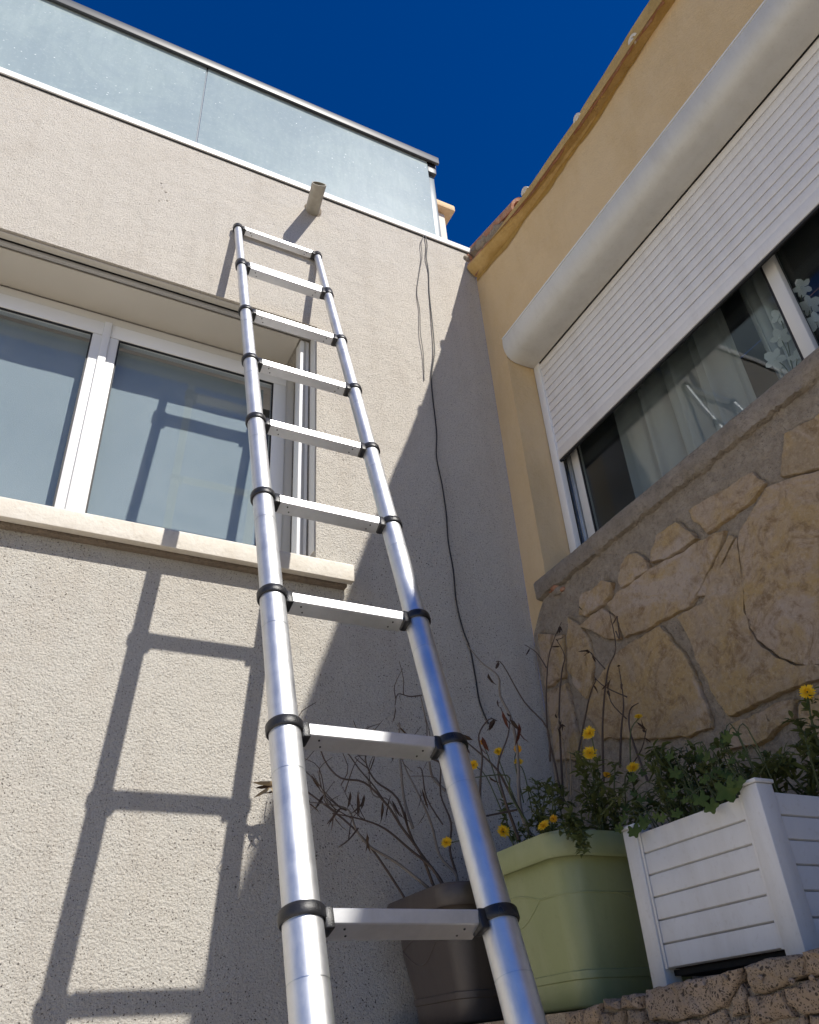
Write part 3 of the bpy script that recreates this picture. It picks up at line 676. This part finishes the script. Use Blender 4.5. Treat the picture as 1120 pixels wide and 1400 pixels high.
# ------------------------------------------------------------------ retaining wall of porous rubble
LX, LZ = -.745, 1.168
RW = thing('retaining_wall', (LX+.25, -2, 0), 'low porous rubble stone retaining wall carrying the white planter', 'wall')
MB().box(LX+.006, -.02, -6, -.005, 0, LZ-.006).build('core', 'mortar', RW)
Z5 = lambda pts: [(lambda q: (q.y, q.z))(PB(780+x/3.294, 1000+y/3.294, LX)) for x, y in pts]
rst = [[(348, 1168), (560, 1108), (700, 1078), (775, 1066), (772, 1120), (722, 1195), (705, 1250), (520, 1296), (360, 1302)],
 [(790, 1060), (1000, 1003), (1052, 1006), (1062, 1105), (962, 1145), (905, 1170), (830, 1178), (812, 1130)],
 [(1062, 1000), (1330, 935), (1330, 1075), (1110, 1100), (1072, 1095)],
 [(965, 1158), (1100, 1115), (1330, 1085), (1330, 1250), (1060, 1272), (985, 1222)],
 [(728, 1200), (775, 1130), (802, 1185), (800, 1270), (730, 1285)],
 [(808, 1190), (900, 1182), (960, 1165), (975, 1225), (1010, 1280), (820, 1330)],
 [(235, 1200), (300, 1186), (332, 1188), (330, 1245), (240, 1254)], [(162, 1216), (228, 1202), (232, 1254), (160, 1262)],
 [(148, 1268), (246, 1262), (250, 1350), (150, 1360)], [(258, 1262), (332, 1254), (345, 1300), (340, 1350), (262, 1350)],
 [(75, 1240), (150, 1225), (140, 1320), (72, 1330)], [(-10, 1265), (65, 1248), (65, 1340), (-10, 1350)],
 [(355, 1312), (520, 1306), (700, 1262), (720, 1300), (640, 1400), (360, 1420)], [(1015, 1290), (1070, 1282), (1080, 1345), (1020, 1350)], [(1085, 1280), (1330, 1258), (1330, 1380), (1090, 1350)],
 [(730, 1298), (810, 1280), (815, 1340), (760, 1400), (690, 1400)], [(150, 1370), (340, 1362), (350, 1480), (140, 1480)]]
def rubble(pts, seed, parent, th=.028):
    pts = ragged(pts, .012, .0035, seed); cy = sum(p[0] for p in pts)/len(pts); cz = sum(p[1] for p in pts)/len(pts)
    def ins(d, x):
        out = []
        for y, z in pts:
            l = math.hypot(y-cy, z-cz) or 1; e = min(d, l*.7); out.append((x+noise.noise(Vector((y*40, z*40, seed)))*.006, y+(cy-y)/l*e, z+(cz-z)/l*e))
        return out
    return MB().loft([[(LX+.12, y, z) for y, z in pts], ins(0, LX+.0), ins(.003, LX-.006), ins(.012, LX-.009), ins(.03, LX-.010)], True, True).build('stone', 'porous_stone', parent, smooth=60)
for k, s_ in enumerate(rst): o = rubble(Z5(s_), k*2.3, RW); roughen(o, .008, .006, 38, k*4.7, xmax=LX+.02)
for k in range(5): q = PB(780+[690, 590, 990, 1080, 850][k]/3.294, 1000+[1110, 1140, 1125, 1110, 1110][k]/3.294, LX-.016); lump(q+Vector((.003, 0, 0)), rr(.003, .005), 'pebble', 'porous_stone', RW, seed=70+k)
for i in range(12):
    for j in range(6):
        y = -1.62-i*.21+rr(-.02, .02); z = LZ-.07-j*.15
        rubble([(y-.09, z-.06+rr(-.01, .01)), (y+.09, z-.06+rr(-.01, .01)), (y+.095, z+.06), (y-.09, z+.062)], i*9+j, RW)
for i in range(6):
    for j in range(5):
        y = -.1-i*.24; z = .98-j*.19
        if i < 4: continue
        rubble([(y-.1, z-.08), (y+.1, z-.08), (y+.1, z+.08), (y-.1, z+.08)], i*9+j+200, RW)

# ------------------------------------------------------------------ planters
def rsq(x0, x1, y0, y1, r, z, n=7):
    out = []
    for cx, cy, a0 in ((x1-r, y1-r, 0), (x0+r, y1-r, 90), (x0+r, y0+r, 180), (x1-r, y0+r, 270)):
        for k in range(n+1):
            a = math.radians(a0+90*k/n); out.append((cx+r*math.cos(a), cy+r*math.sin(a), z))
    return out
def pot(name, x0, x1, y0, y1, zb, zt, mat, label):
    T = thing(name, ((x0+x1)/2, (y0+y1)/2, zb), label, 'flower pot'); H = zt-zb
    def R(d, r, z): return rsq(x0+d, x1-d, y0+d, y1-d, r, z)
    tp = .05
    MB().loft([R(tp+.018, .045, zb), R(tp+.012, .05, zb+.006), R(tp+.008, .05, zb+.05), R(tp+.005, .05, zb+.052), R(tp+.004, .05, zb+.066), R(tp+.007, .05, zb+.068), R(tp-.014, .055, zb+H*.55), R(.028, .06, zt-.055), R(.03, .06, zt-.045), R(.045, .06, zt-.05)], True, False).build('body', mat, T, smooth=50)
    MB().loft([R(.026, .06, zt-.05), R(.006, .065, zt-.056), R(.001, .07, zt-.05), R(.0, .07, zt-.012), R(.004, .07, zt-.002), R(.012, .065, zt), R(.03, .05, zt-.004), R(.034, .05, zt-.055)], False, False).build('rim', mat, T, smooth=50)
    MB().loft([R(.036, .05, zt-.045), R(.2, .02, zt-.03)], False, True).build('soil', 'soil', T)
    # embossed leaf lines on the two faces in view
    def dx(z): return .028+(tp-.014-.028)*(zt-.055-z)/(zt-.055-zb-H*.55) if z > zb+H*.55 else tp-.014+(.007+.014)*(zb+H*.55-z)/(H*.55-.068)
    za = zt-.125; rc = .058
    def around(zf, u0, u1, n=60):          # u 0..1 on the -x face (far to corner), 1..2 on the -y face
        P = []
        for k in range(n+1):
            u_ = u0+(u1-u0)*k/n; z = za+zf(u_); d = dx(z)+.0006
            if u_ <= .9: P.append((x0+d, y1-.08-(y1-.08-(y0+d+rc))*u_/.9, z))
            elif u_ < 1.1: a = (u_-.9)/.2*math.pi/2; P.append((x0+d+rc-rc*math.cos(a), y0+d+rc-rc*math.sin(a), z))
            else: P.append((x0+d+rc+(x1-.08-(x0+d+rc))*(u_-1.1)/.9, y0+d, z))
        MB().tube(P, .0026, 6).build('embossed_line', mat, T, smooth=80)
    around(lambda u_: .020*math.sin(math.pi*min(u_/.72, 1)), 0, 2.0)
    around(lambda u_: -.045*math.sin(math.pi*u_/.72), 0, .72)
    around(lambda u_: -.03*math.sin(math.pi*(u_-1.35)/1.1), 1.35, 2.0)
    return T
pot('green_pot', -.72, -.28, -.913, -.475, LZ+.002, 1.508, 'green_plastic', 'large square pale green plastic pot with rolled rim full of weeds')
pot('brown_pot', -.755, -.36, -.467, -.05, LZ+.002, 1.48, 'brown_plastic', 'dark brown square plastic pot holding dry twigs beside the stucco wall')
PX0, PX1, PY0, PY1, PZ0, PZ1 = -.62, -.24, -1.387, -1.008, LZ+.004, 1.478
PL = thing('white_planter', ((PX0+PX1)/2, (PY0+PY1)/2, PZ0), 'white plastic planter box with horizontal boards and corner posts', 'planter')
pw = .042
for x, y in ((PX0, PY0), (PX0, PY1-pw), (PX1-pw, PY0), (PX1-pw, PY1-pw)):
    MB().box(x, x+pw, y, y+pw, PZ0, PZ1).build('post', 'planter_white', PL, bevel=.003); MB().box(x-.003, x+pw+.003, y-.003, y+pw+.003, PZ1+.0005, PZ1+.008).build('post_cap', 'planter_white', PL, bevel=.002)
zb_, nb = PZ0+.045, 6; hb = (PZ1-.012-zb_)/nb
def boardx(y_, x0, x1, inw):
    pass
prb = [(0, .0026), (.005, .0), (.012, .0), (.012, hb-.0012), (.001, hb-.0012), (.0, hb-.003)]
for side in ('a', 'b', 'c', 'd'):
    for k in range(nb):
        z0 = zb_+k*hb; R = []
        e0, e1 = ((PY0+pw+.0005, PY1-pw-.0005) if side in 'ab' else (PX0+pw+.0005, PX1-pw-.0005))
        for e in (e0, e1):
            row = []
            for d, dz in prb:
                d += .006
                row.append({'a': (PX0+d, e, z0+dz), 'b': (PX1-d, e, z0+dz), 'c': (e, PY0+d, z0+dz), 'd': (e, PY1-d, z0+dz)}[side])
            R.append(row)
        MB().loft(R).build('board', 'planter_white', PL, smooth=30)
for y in (PY0+pw+.001, PY1-pw-.007): MB().box(PX0+.0035, PX0+.0055, y, y+.006, zb_, PZ1-.01).build('board_channel', 'planter_white', PL)
MB().box(PX0+.024, PX1-.024, PY0+.024, PY1-.024, zb_-.012, zb_-.002).build('tray', 'shade_and_tray_black', PL); MB().box(PX0+.03, PX1-.03, PY0+.03, PY1-.03, zb_, PZ1-.03).build('soil', 'soil', PL)

# ------------------------------------------------------------------ telescopic ladder
TH = math.radians(72.536); U = Vector((-.00244, math.cos(TH), math.sin(TH))).normalized(); P0 = Vector((-1.3278, -.9745, 1.315)); Wd = .3924
BX = Vector((1, 0, 0)); NF = U.cross(BX).normalized()*-1                # NF points out of the ladder plane towards the camera
if NF.y > 0: NF = -NF
LD = thing('telescopic_ladder', (P0.x+Wd/2, P0.y-.42, 0), 'aluminium telescopic ladder with black collars leaning against the stucco wall', 'ladder')
pit = .3857; S = {k: (8-k)*pit for k in range(2, 12)}; S[1] = 6*pit+.442; S[0] = S[1]+.426
sfoot = -P0.z/U.z+.02
def dia(k): return .0345+.0046*k
def cyl(a, b, r, n=28): return MB().tube([a, b], r, n)
for side in (0, 1):
    base = P0+BX*Wd*side; sg = 1 if side == 0 else -1
    for k in range(12):
        top = base+U*(S[k]); bot = base+U*(S[k+1] if k < 11 else sfoot)
        r = dia(k)/2
        cyl(bot, top-U*.002, r, 32).build('tube_section', 'aluminium_tube', LD, smooth=60)
        if k:   # seam ring a third of the way down each section
            q = top+(bot-top)*.28; cyl(q-U*.0007, q+U*.0007, r+.0005, 32).build('seam', 'grey_aluminium', LD, smooth=60)
        if k == 0:
            c = MB().tube([top-U*.018, top-U*.016, top+U*.010, top+U*.014, top+U*.016], [r+.004, r+.006, r+.006, r+.003, r*.6], 28)
            co = c.build('end_cap', 'black_plastic', LD, smooth=35)
            MB().obox(top+BX*sg*(r+.008)-U*.005, BX*.009, NF*.017, U*.015).build('bracket', 'black_plastic', co, bevel=.003)
        else:
            hh = .0118 if k != 1 else .024
            R1 = r+.0062
            co = MB().tube([top-U*hh, top-U*(hh-.003), top+U*(hh-.004), top+U*hh, top+U*(hh+.001)], [R1-.002, R1, R1, R1-.003, dia(k-1)/2+.001], 32).build('collar', 'black_plastic', LD, smooth=40)
            MB().obox(top+BX*sg*(r+.007)-U*.008+NF*.0, BX*.009, NF*.02, U*(.019 if k != 1 else .026)).build('bracket', 'black_plastic', co, bevel=.004)
            if k >= 5:   # raised arch mark on the collar front
                A = []
                fr = (NF*.94+BX*sg*.34).normalized(); tg = U.cross(fr).normalized()
                for j in range(9):
                    an = math.pi*j/8; A.append(top+fr*(R1+.0002)+tg*math.cos(an)*.004+U*(-.002+math.sin(an)*.006))
                MB().tube([A[0]-U*.004]+A+[A[-1]-U*.004], .0007, 5).build('lock_mark', 'black_plastic', co, smooth=80)
    ft = base+U*sfoot
    MB().tube([ft-U*.018, ft+U*.05], [dia(11)/2+.008, dia(11)/2+.005], 28).build('rubber_foot', 'rubber', LD, smooth=40)
for k in range(12):
    a = P0+U*S[k]; b = a+BX*Wd; r = dia(k)/2
    gap = r+.011
    hh = .0125 if k else .010; dp = .034+.003*max(0, k-4) if k else .026
    if k == 1: hh = .021
    a2 = a+BX*gap; b2 = b-BX*gap; FN = Vector((0, -1, 0)); ZU = Vector((0, 0, 1))
    def sec(c):
        fx = .016; e = .002
        pr_ = [(fx-e, hh), (fx, hh-e), (fx, -hh+e), (fx-e, -hh-e*.4), (fx-.89*dp+e, -hh-.45*dp), (fx-.89*dp, -hh-.45*dp+e), (fx-.89*dp, hh-e), (fx-.89*dp+e, hh)]
        return [c+FN*x+ZU*y for x, y in pr_]
    ru = MB().loft([sec(a2), sec(b2)]).build('rung', 'aluminium_rung', LD, bevel=0, smooth=20)
    if k == 1:
        for j in range(4): MB().obox((a2+b2)/2+FN*.0165+ZU*(-.0155+j*.0103), (b2-a2)/2, FN*.0014, ZU*.003).build('rib', 'aluminium_rung', ru, bevel=.0008)
    for e, sg in ((a2, 1), (b2, -1)):
        for off, dd in ((.03, .3), (.038, .7)):
            q = e+BX*sg*off+FN*(.016-.89*dp*dd)+ZU*(-hh-.45*dp*dd); nn_ = (FN*.45-ZU*.89); MB().tube([q-nn_*.001, q+nn_*.0016], [.0028, .002], 8).build('rivet', 'black_plastic', ru)

# ------------------------------------------------------------------ cables on the stucco wall
def cable(pts, r, mat, label, Y=-.008):
    P = smoothpath([PA(x, y, Y-.004*math.sin(k*1.3)) for k, (x, y) in enumerate(pts)], 6)
    tag(MB().tube(P, r, 7).build('cable', mat, None, P[-1], smooth=80), label, 'cable')
cable([(581, 320), (584, 335), (583, 352), (586, 372), (587, 400), (591, 440), (594, 480), (590, 515), (592, 545), (597, 590), (597, 625), (604, 660), (610, 700), (613, 740), (620, 780), (624, 822), (633, 860), (643, 888), (650, 925), (656, 960), (668, 990)], .0031, 'cable_black', 'long black cable hanging down the stucco wall into the weeds')
cable([(581, 320), (576, 332), (577, 350), (573, 375), (570, 400), (574, 425), (575, 455), (579, 485), (580, 520)], .0023, 'cable_grey', 'short thin grey cable hanging from the white flashing')

# ------------------------------------------------------------------ plants
def leaf(mb, base, d, up, ln, wd, curl=0.2):
    d = d.normalized(); s = d.cross(up); s = s.normalized() if s.length > 1e-4 else d.orthogonal().normalized(); n = s.cross(d)
    def q(t_, w_): return base+d*ln*t_+s*wd*w_-n*(curl*ln*t_*t_)+n*abs(w_)*wd*.35
    i = len(mb.v); mb.v += [q(0, 0), q(.3, .8), q(.35, 0), q(.3, -.8), q(.7, .65), q(.72, 0), q(.7, -.65), q(1, 0)]
    mb.f += [(i, i+2, i+1), (i, i+3, i+2), (i+1, i+2, i+5, i+4), (i+2, i+3, i+6, i+5), (i+4, i+5, i+7), (i+5, i+6, i+7)]
def rv(): return Vector((rr(-1, 1), rr(-1, 1), rr(-1, 1)))
def stemtube(mb, P, r0, r1, n=5): mb.tube(P, [r0+(r1-r0)*k/(len(P)-1) for k in range(len(P))], n)
def Z6(pts, Y): return [PA(420+x/3.111, 840+y/3.111, Y+.0*k) for k, (x, y) in enumerate(pts)]
# dry oleander-like shrub in the brown pot
DS = thing('dry_shrub', (-.56, -.26, 1.45), 'leafless dry shrub with curled dead leaves in the brown pot', 'plant')
dry = [
 ([(560, 1200), (500, 1145), (380, 1060), (270, 970), (215, 915), (170, 830), (100, 810), (0, 795)], -.42), ([(170, 830), (130, 840), (100, 880)], -.42), ([(215, 915), (160, 950), (118, 1000)], -.42),
 ([(100, 810), (75, 760), (52, 742)], -.42),
 ([(560, 1190), (545, 1130), (470, 1010), (400, 900), (330, 810), (240, 730), (150, 690), (90, 630), (40, 570), (20, 520)], -.48), ([(570, 1190), (545, 1125), (450, 960), (370, 800), (300, 700), (250, 620), (230, 560)], -.44),
 ([(620, 1190), (610, 1120), (575, 1020), (540, 900), (480, 790), (430, 660), (400, 610), (360, 560)], -.40), ([(635, 1190), (625, 1120), (600, 1000), (590, 900), (570, 760), (555, 640), (520, 600)], -.36),
 ([(575, 910), (520, 780), (470, 660), (455, 655)], -.40), ([(440, 930), (420, 780), (395, 640), (385, 560), (380, 480), (370, 465)], -.44), ([(580, 1180), (530, 1090), (440, 990), (330, 900), (220, 860), (120, 835)], -.5),
 ([(330, 810), (300, 720), (230, 660), (160, 600), (140, 585)], -.47), ([(400, 900), (350, 800), (300, 770), (262, 700)], -.46), ([(545, 640), (480, 590), (440, 515)], -.38), ([(480, 355), (420, 350), (375, 352), (365, 380)], -.3), ([(570, 760), (545, 690), (520, 640), (500, 560), (505, 450), (480, 355)], -.3)]
tips = []
for k, (pts, Y) in enumerate(dry):
    P = smoothpath([q+Vector((rr(-.01, .01), rr(-.02, .02), rr(-.01, .01))) for q in Z6(pts, Y+.17)], 4); s_ = MB(); r0 = .0050 if len(pts) > 5 else .0026
    stemtube(s_, P, r0, .0016); s_.build('stem', 'dry_stem' if k % 3 else 'grey_stem', DS, smooth=80); tips += P[-6:]+P[len(P)//2::4]
for k in range(26):
    a = tips[random.randrange(len(tips))]; P = smoothpath([a, a+Vector((rr(-.06, .02), rr(-.05, .05), rr(.02, .07))), a+Vector((rr(-.1, .03), rr(-.08, .05), rr(.05, .13)))], 3); s_ = MB(); stemtube(s_, P, .0019, .0009); s_.build('twig', 'dry_stem', DS, smooth=80); tips += P[-2:]
for k in range(20):
    a = random.choice(tips); lf = MB(); leaf(lf, a, Vector((rr(-.5, .5), rr(-.5, .5), rr(-1.1, -.2))), rv(), rr(.04, .075), rr(.0025, .0055), rr(-.9, .9)); lf.build('leaf', 'dry_leaf', DS, smooth=80)
for x, y in [(200, 750), (230, 800), (250, 770), (350, 780), (335, 800), (410, 830), (478, 735), (120, 845), (268, 930)]:
    a = Z6([(x, y)], -.28)[0]
    for j in range(2): lf = MB(); leaf(lf, a+rv()*.012, Vector((rr(-.3, .3), rr(-.3, .3), -1)), rv(), rr(.05, .08), rr(.003, .007), rr(-.8, .8)); lf.build('leaf', 'dry_leaf', DS, smooth=80)
# a dry sprig beside the left rail, catching the sun
SP = thing('dry_sprig', (-.7, -.2, 1.42), 'bent dry sprig whose leaves throw a shadow on the sunlit stucco', 'plant')
P = smoothpath([Vector((-.70, -.2, 1.42)), PA(500, 1150, -.16), PA(430, 1090, -.11), PA(395, 1070, -.095), PA(366, 1078, -.09)], 5); s_ = MB(); stemtube(s_, P, .004, .0014); s_.build('stem', 'dry_stem', SP, smooth=80)
for k in range(14):
    a = P[random.randrange(len(P)-9, len(P))]; lf = MB(); leaf(lf, a, Vector((rr(-1, .4), rr(-.3, .2), rr(-.7, .2))), rv(), rr(.05, .09), rr(.006, .010), rr(-.3, .5)); lf.build('leaf', 'dry_leaf' if k % 2 else 'straw', SP, smooth=80)
# bare woody stems in the green pot
WS = thing('woody_stems', (-.5, -.65, 1.46), 'bare woody stems with a few dark red leaves rising from the green pot', 'plant')
wood = [([(960, 960), (900, 820), (890, 600), (870, 450), (830, 340), (800, 270), (740, 200), (680, 120)], -.12, 'grey_stem', .006), ([(1050, 620), (1010, 490), (930, 370), (830, 220), (800, 205)], -.10, 'dry_stem', .003),
 ([(900, 960), (870, 880), (830, 780), (825, 640), (850, 520), (870, 430)], -.16, 'dry_stem', .005), ([(740, 900), (735, 800), (750, 690), (755, 600), (740, 510), (770, 450), (805, 455)], -.2, 'dry_stem', .004),
 ([(930, 860), (860, 740), (800, 660), (700, 570), (640, 510)], -.16, 'dry_stem', .0045), ([(960, 900), (880, 760), (840, 690), (700, 690)], -.22, 'green_stem', .003), ([(900, 830), (800, 850), (740, 870), (740, 900)], -.22, 'dry_stem', .003), ([(860, 470), (835, 430), (815, 400)], -.12, 'dry_stem', .002)]
tips = []
for pts, Y, mt, r0 in wood:
    P = smoothpath([q+Vector((rr(-.004, .004), rr(-.015, .015), 0)) for q in Z6(pts, Y-.42)], 4); s_ = MB(); stemtube(s_, P, r0, .0014); s_.build('stem', mt, WS, smooth=80); tips += P[-3:]
tips = [q for q in tips]
for k in range(14):
    a = random.choice(tips); lf = MB(); leaf(lf, a, Vector((rr(-.5, .5), rr(-.5, .5), rr(-1, .1))), rv(), rr(.025, .055), rr(.004, .010), rr(-.4, .6)); lf.build('leaf', 'red_leaf' if k % 5 == 0 else 'dry_leaf', WS, smooth=80)
for x, y in [(745, 520), (900, 460), (730, 545), (890, 470), (770, 250), (830, 410)]:
    a = Z6([(x, y)], -.58)[0]; lf = MB(); leaf(lf, a, Vector((rr(-.3, .3), 0, -1)), rv(), rr(.04, .06), rr(.005, .010), .5); lf.build('leaf', 'red_leaf' if y < 600 and x != 770 else 'dry_leaf', WS, smooth=80)
# dead stalks in the corner against the stone cladding
CS = thing('dead_stalks', (-.12, -.2, 1.3), 'tall thin dead stalks against the stone cladding near the corner', 'plant')
Z7p = lambda pts, X: [PB(700+x/2.667, 600+y/2.667, X) for x, y in pts]
stk = [([(190, 1330), (165, 1200), (135, 1040), (130, 830), (155, 740), (185, 670)], -.10), ([(130, 835), (90, 780), (40, 750)], -.10), ([(195, 1330), (165, 1000), (175, 850), (190, 790), (160, 730)], -.08),
 ([(330, 1250), (330, 1040), (345, 850), (370, 760), (350, 630)], -.09), ([(345, 840), (290, 775)], -.09), ([(370, 700), (395, 728), (378, 645)], -.09), ([(400, 1200), (400, 1060), (410, 960), (385, 830)], -.11), ([(410, 940), (340, 905), (300, 870)], -.11), ([(500, 1250), (440, 1080), (420, 990), (470, 965)], -.12), ([(420, 1200), (470, 1130), (500, 1060)], -.12), ([(410, 1020), (370, 960), (345, 880)], -.11), ([(240, 1200), (250, 1050), (290, 930), (300, 880)], -.08), ([(215, 1330), (190, 1150), (180, 1040)], -.08), ([(225, 1300), (205, 1100), (150, 1000)], -.09)]
tips = []
for k, (pts, X) in enumerate(stk):
    P = smoothpath([q+Vector((rr(-.012, .012), 0, 0)) for q in Z7p(pts, X)], 4); s_ = MB(); stemtube(s_, P, .0042 if len(pts) > 3 else .0025, .0013); s_.build('stem', 'straw' if k in (12, 13) else 'dry_stem', CS, smooth=80); tips += P[-3:]
for k in range(40):
    a = random.choice(tips); lf = MB(); leaf(lf, a, Vector((rr(-.5, .5), rr(-.5, .5), rr(-1, .3))), rv(), rr(.015, .04), rr(.003, .007), rr(-.5, .6)); lf.build('leaf', 'dry_leaf', CS, smooth=80)
# green weeds with yellow daisies
def daisy(c, r, nrm, parent, mat='petal_yellow'):
    f_ = MB(); nrm = nrm.normalized(); u_ = nrm.orthogonal().normalized(); v_ = nrm.cross(u_); n = 20
    for ring_, (rad, lift) in enumerate(((1, .15), (.68, .3), (.36, .42))):
        for j in range(n):
            an = 2*math.pi*(j+.5*ring_)/n+rr(-.08, .08); d = u_*math.cos(an)+v_*math.sin(an); s_ = nrm.cross(d); R = r*rad*rr(.88, 1.08)
            f_.poly([c+d*r*.1-s_*r*.05, c+d*R*.75-s_*r*.11+nrm*r*lift, c+d*R+nrm*r*lift, c+d*R*.75+s_*r*.11+nrm*r*lift, c+d*r*.1+s_*r*.05])
    o = f_.build('flower', mat, parent)
    MB().tube([c-nrm*r*.55, c-nrm*r*.3, c-nrm*r*.04], [r*.15, r*.3, r*.26], 8).build('calyx', 'green_stem', o)
def weed(name, root, spread, targets, X0, X1, label, nfill, zoomfn, seed, lsize=(.014, .034), flowers=()):
    random.seed(seed); T = thing(name, root, label, 'plant'); root = Vector(root); lv = MB(); stm = MB()
    ends = [PB(x, y, rr(X0, X1)) for x, y in targets]
    for e in ends:
        r0 = root+Vector((rr(-spread, spread), rr(-spread, spread), 0)); r0 = r0.lerp(Vector((e.x, e.y, r0.z)), .45)
        midp = r0.lerp(e, .5)+Vector((rr(-.03, .03), rr(-.03, .03), rr(.0, .05))); P = smoothpath([r0, midp, e], 6); stemtube(stm, P, .003, .0012, 5)
        for k, q in enumerate(P):
            if k < 2: continue
            for j in range(4):
                d = Vector((rr(-1, 1), rr(-1, 1), rr(-.35, .7))); leaf(lv, q+rv()*.004, d, Vector((rr(-.4, .4), rr(-.4, .4), 1)), rr(*lsize), rr(.0035, .008), rr(0, .5))
    stm.build('stems', 'green_stem', T, smooth=80); o = lv.build('foliage', 'weed_leaf', T, smooth=80); tag(o, kind='stuff')
    for x, y, X, rpx, mt in flowers:
        c = PB(x, y, X); r_ = 1.25*rpx*(c-CAM).dot(FW)/FPX; nn = (CAM-c).normalized()*rr(.5, 1)+Vector((rr(-.6, .4), rr(-.5, .3), rr(.1, .8))); daisy(c, r_, nn, T, mt)
        b = root.lerp(c, .55)+Vector((rr(-.02, .02), rr(-.02, .02), 0)); s_ = MB(); stemtube(s_, smoothpath([b, b.lerp(c, .6)+Vector((rr(-.02, .02), 0, .02)), c-nn.normalized()*r_*.4], 4), .002, .0013); s_.build('flower_stalk', 'green_stem', T, smooth=80)
    return T
Y_, O_ = 'petal_yellow', 'petal_orange'
def sc(n, x0, x1, y0, y1, f): 
    out = []
    while len(out) < n:
        x, y = rr(x0, x1), rr(y0, y1)
        if f(x, y): out.append((x, y))
    return out
random.seed(5)
weed('daisy_weed', (-.55, -.6, 1.46), .07, sc(13, 690, 762, 1060, 1140, lambda x, y: y > 1050+(762-x)*.6), -.62, -.44, 'green weed with small yellow flowers drooping over the green pot near the ladder', 0, None, 3, flowers=((682, 1028, -0.550, 6, Y_), (709, 1042, -0.520, 6, Y_), (708, 1024, -0.500, 5, O_), (648, 1046, -0.560, 6, Y_), (611, 1152, -0.700, 7, Y_), (688, 1137, -0.660, 8, Y_), (744, 1129, -0.715, 8, Y_), (757, 1120, -0.660, 5, O_), (660, 1015, -0.500, 4, O_)))
weed('daisy_weed', (-.48, -.78, 1.46), .07, sc(19, 760, 870, 1010, 1135, lambda x, y: y > 1025), -.62, -.38, 'bushy green weed with the biggest yellow flowers in the middle of the green pot', 0, None, 4, flowers=((806, 1003, -0.500, 9, Y_), (807, 1030, -0.500, 9, Y_), (866, 1050, -0.480, 8, Y_), (830, 1060, -0.460, 5, O_), (873, 980, -0.420, 5, Y_)))
weed('trailing_weed', (-.66, -.88, 1.48), .02, [(790, 1150), (797, 1160), (780, 1142), (803, 1148), (768, 1135), (800, 1166)], -.74, -.725, 'small leafy sprig trailing over the rim of the green pot', 0, None, 8, (.012, .024))
weed('leafy_weed', (-.42, -1.15, 1.45), .1, sc(40, 868, 1090, 985, 1115, lambda x, y: y > 1010+abs(x-1000)*.1 and y < 1130-(x-860)*.42+14), -.54, -.34, 'dense leafy weed filling the white planter along the stone cladding', 0, None, 6)
weed('tall_weed', (-.38, -1.33, 1.45), .04, [(1105, 945), (1100, 1000), (1090, 1020), (1112, 1010), (1075, 1040), (1085, 985), (1095, 1048), (1060, 1052), (1115, 1050)], -.44, -.34, 'tall upright weed with one yellow flower at the planter corner post', 0, None, 9, flowers=((1104, 946, -0.400, 9, Y_),))
# broad lobed leaves hanging over the planter edge
random.seed(21)
IV = thing('broad_leaf_plant', (-.5, -1.2, 1.45), 'plant with broad lobed green leaves hanging over the white planter edge', 'plant')
def lobed(c, nrm, up, r):
    nrm = nrm.normalized(); u_ = (up-nrm*up.dot(nrm)).normalized(); v_ = nrm.cross(u_); mb = MB(); n = 25; pts = []
    for k in range(n):
        an = 2*math.pi*k/n; rad = r*(.78+.2*math.cos(5*an))*(1 if abs(an-math.pi) > .3 else .35); pts.append(c+(u_*math.cos(an)+v_*math.sin(an))*rad+nrm*(.18*r*math.cos(2.5*an)**2-.15*r*(rad/r)**2))
    mb.v = [c]+pts; mb.f = [(0, 1+k, 1+(k+1) % n) for k in range(n)]
    return mb
stm = MB(); edgept = lambda x: (850+(x-850), 1133-(x-850)*.395)
for k in range(64):
    x = rr(852, 1020); ey = 1133-(x-850)*.395
    near = k < 22
    y = ey+rr(-28, 14) if near else ey-rr(10, 75); X = rr(-.65, -.58) if near else rr(-.56, -.36)
    c = PB(x, y, X)
    if near and c.x > -.625 and c.z < 1.488: c.x = -.632
    nrm = Vector((-1, -.5, .6))+rv()*.7; lobed(c, nrm, Vector((rr(-.5, .5), rr(-.5, .5), -1)), rr(.008, .016) if near else rr(.009, .017)).build('leaf', 'green_leaf', IV, smooth=80)
    b = Vector((max(c.x+.05, -.56), min(max(c.y+rr(-.03, .03), -1.34), -1.05), 1.45)); stemtube(stm, smoothpath([b, Vector(((b.x+c.x)/2, (b.y+c.y)/2, max(c.z, 1.495)+.012)), c], 4), .0017, .001, 5)
stm.build('stems', 'green_stem', IV, smooth=80)
for (x, y, r_) in ((995, 1080, .030), (972, 1102, .018), (958, 1092, .019), (925, 1112, .014), (868, 1136, .018), (880, 1128, .014), (905, 1118, .013), (1010, 1070, .016)):
    c = PB(x, y, -.637); lobed(c, Vector((-1, -.5, .5))+rv()*.25, Vector((0, -.3, -1)), r_).build('leaf', 'green_leaf', IV, smooth=80)
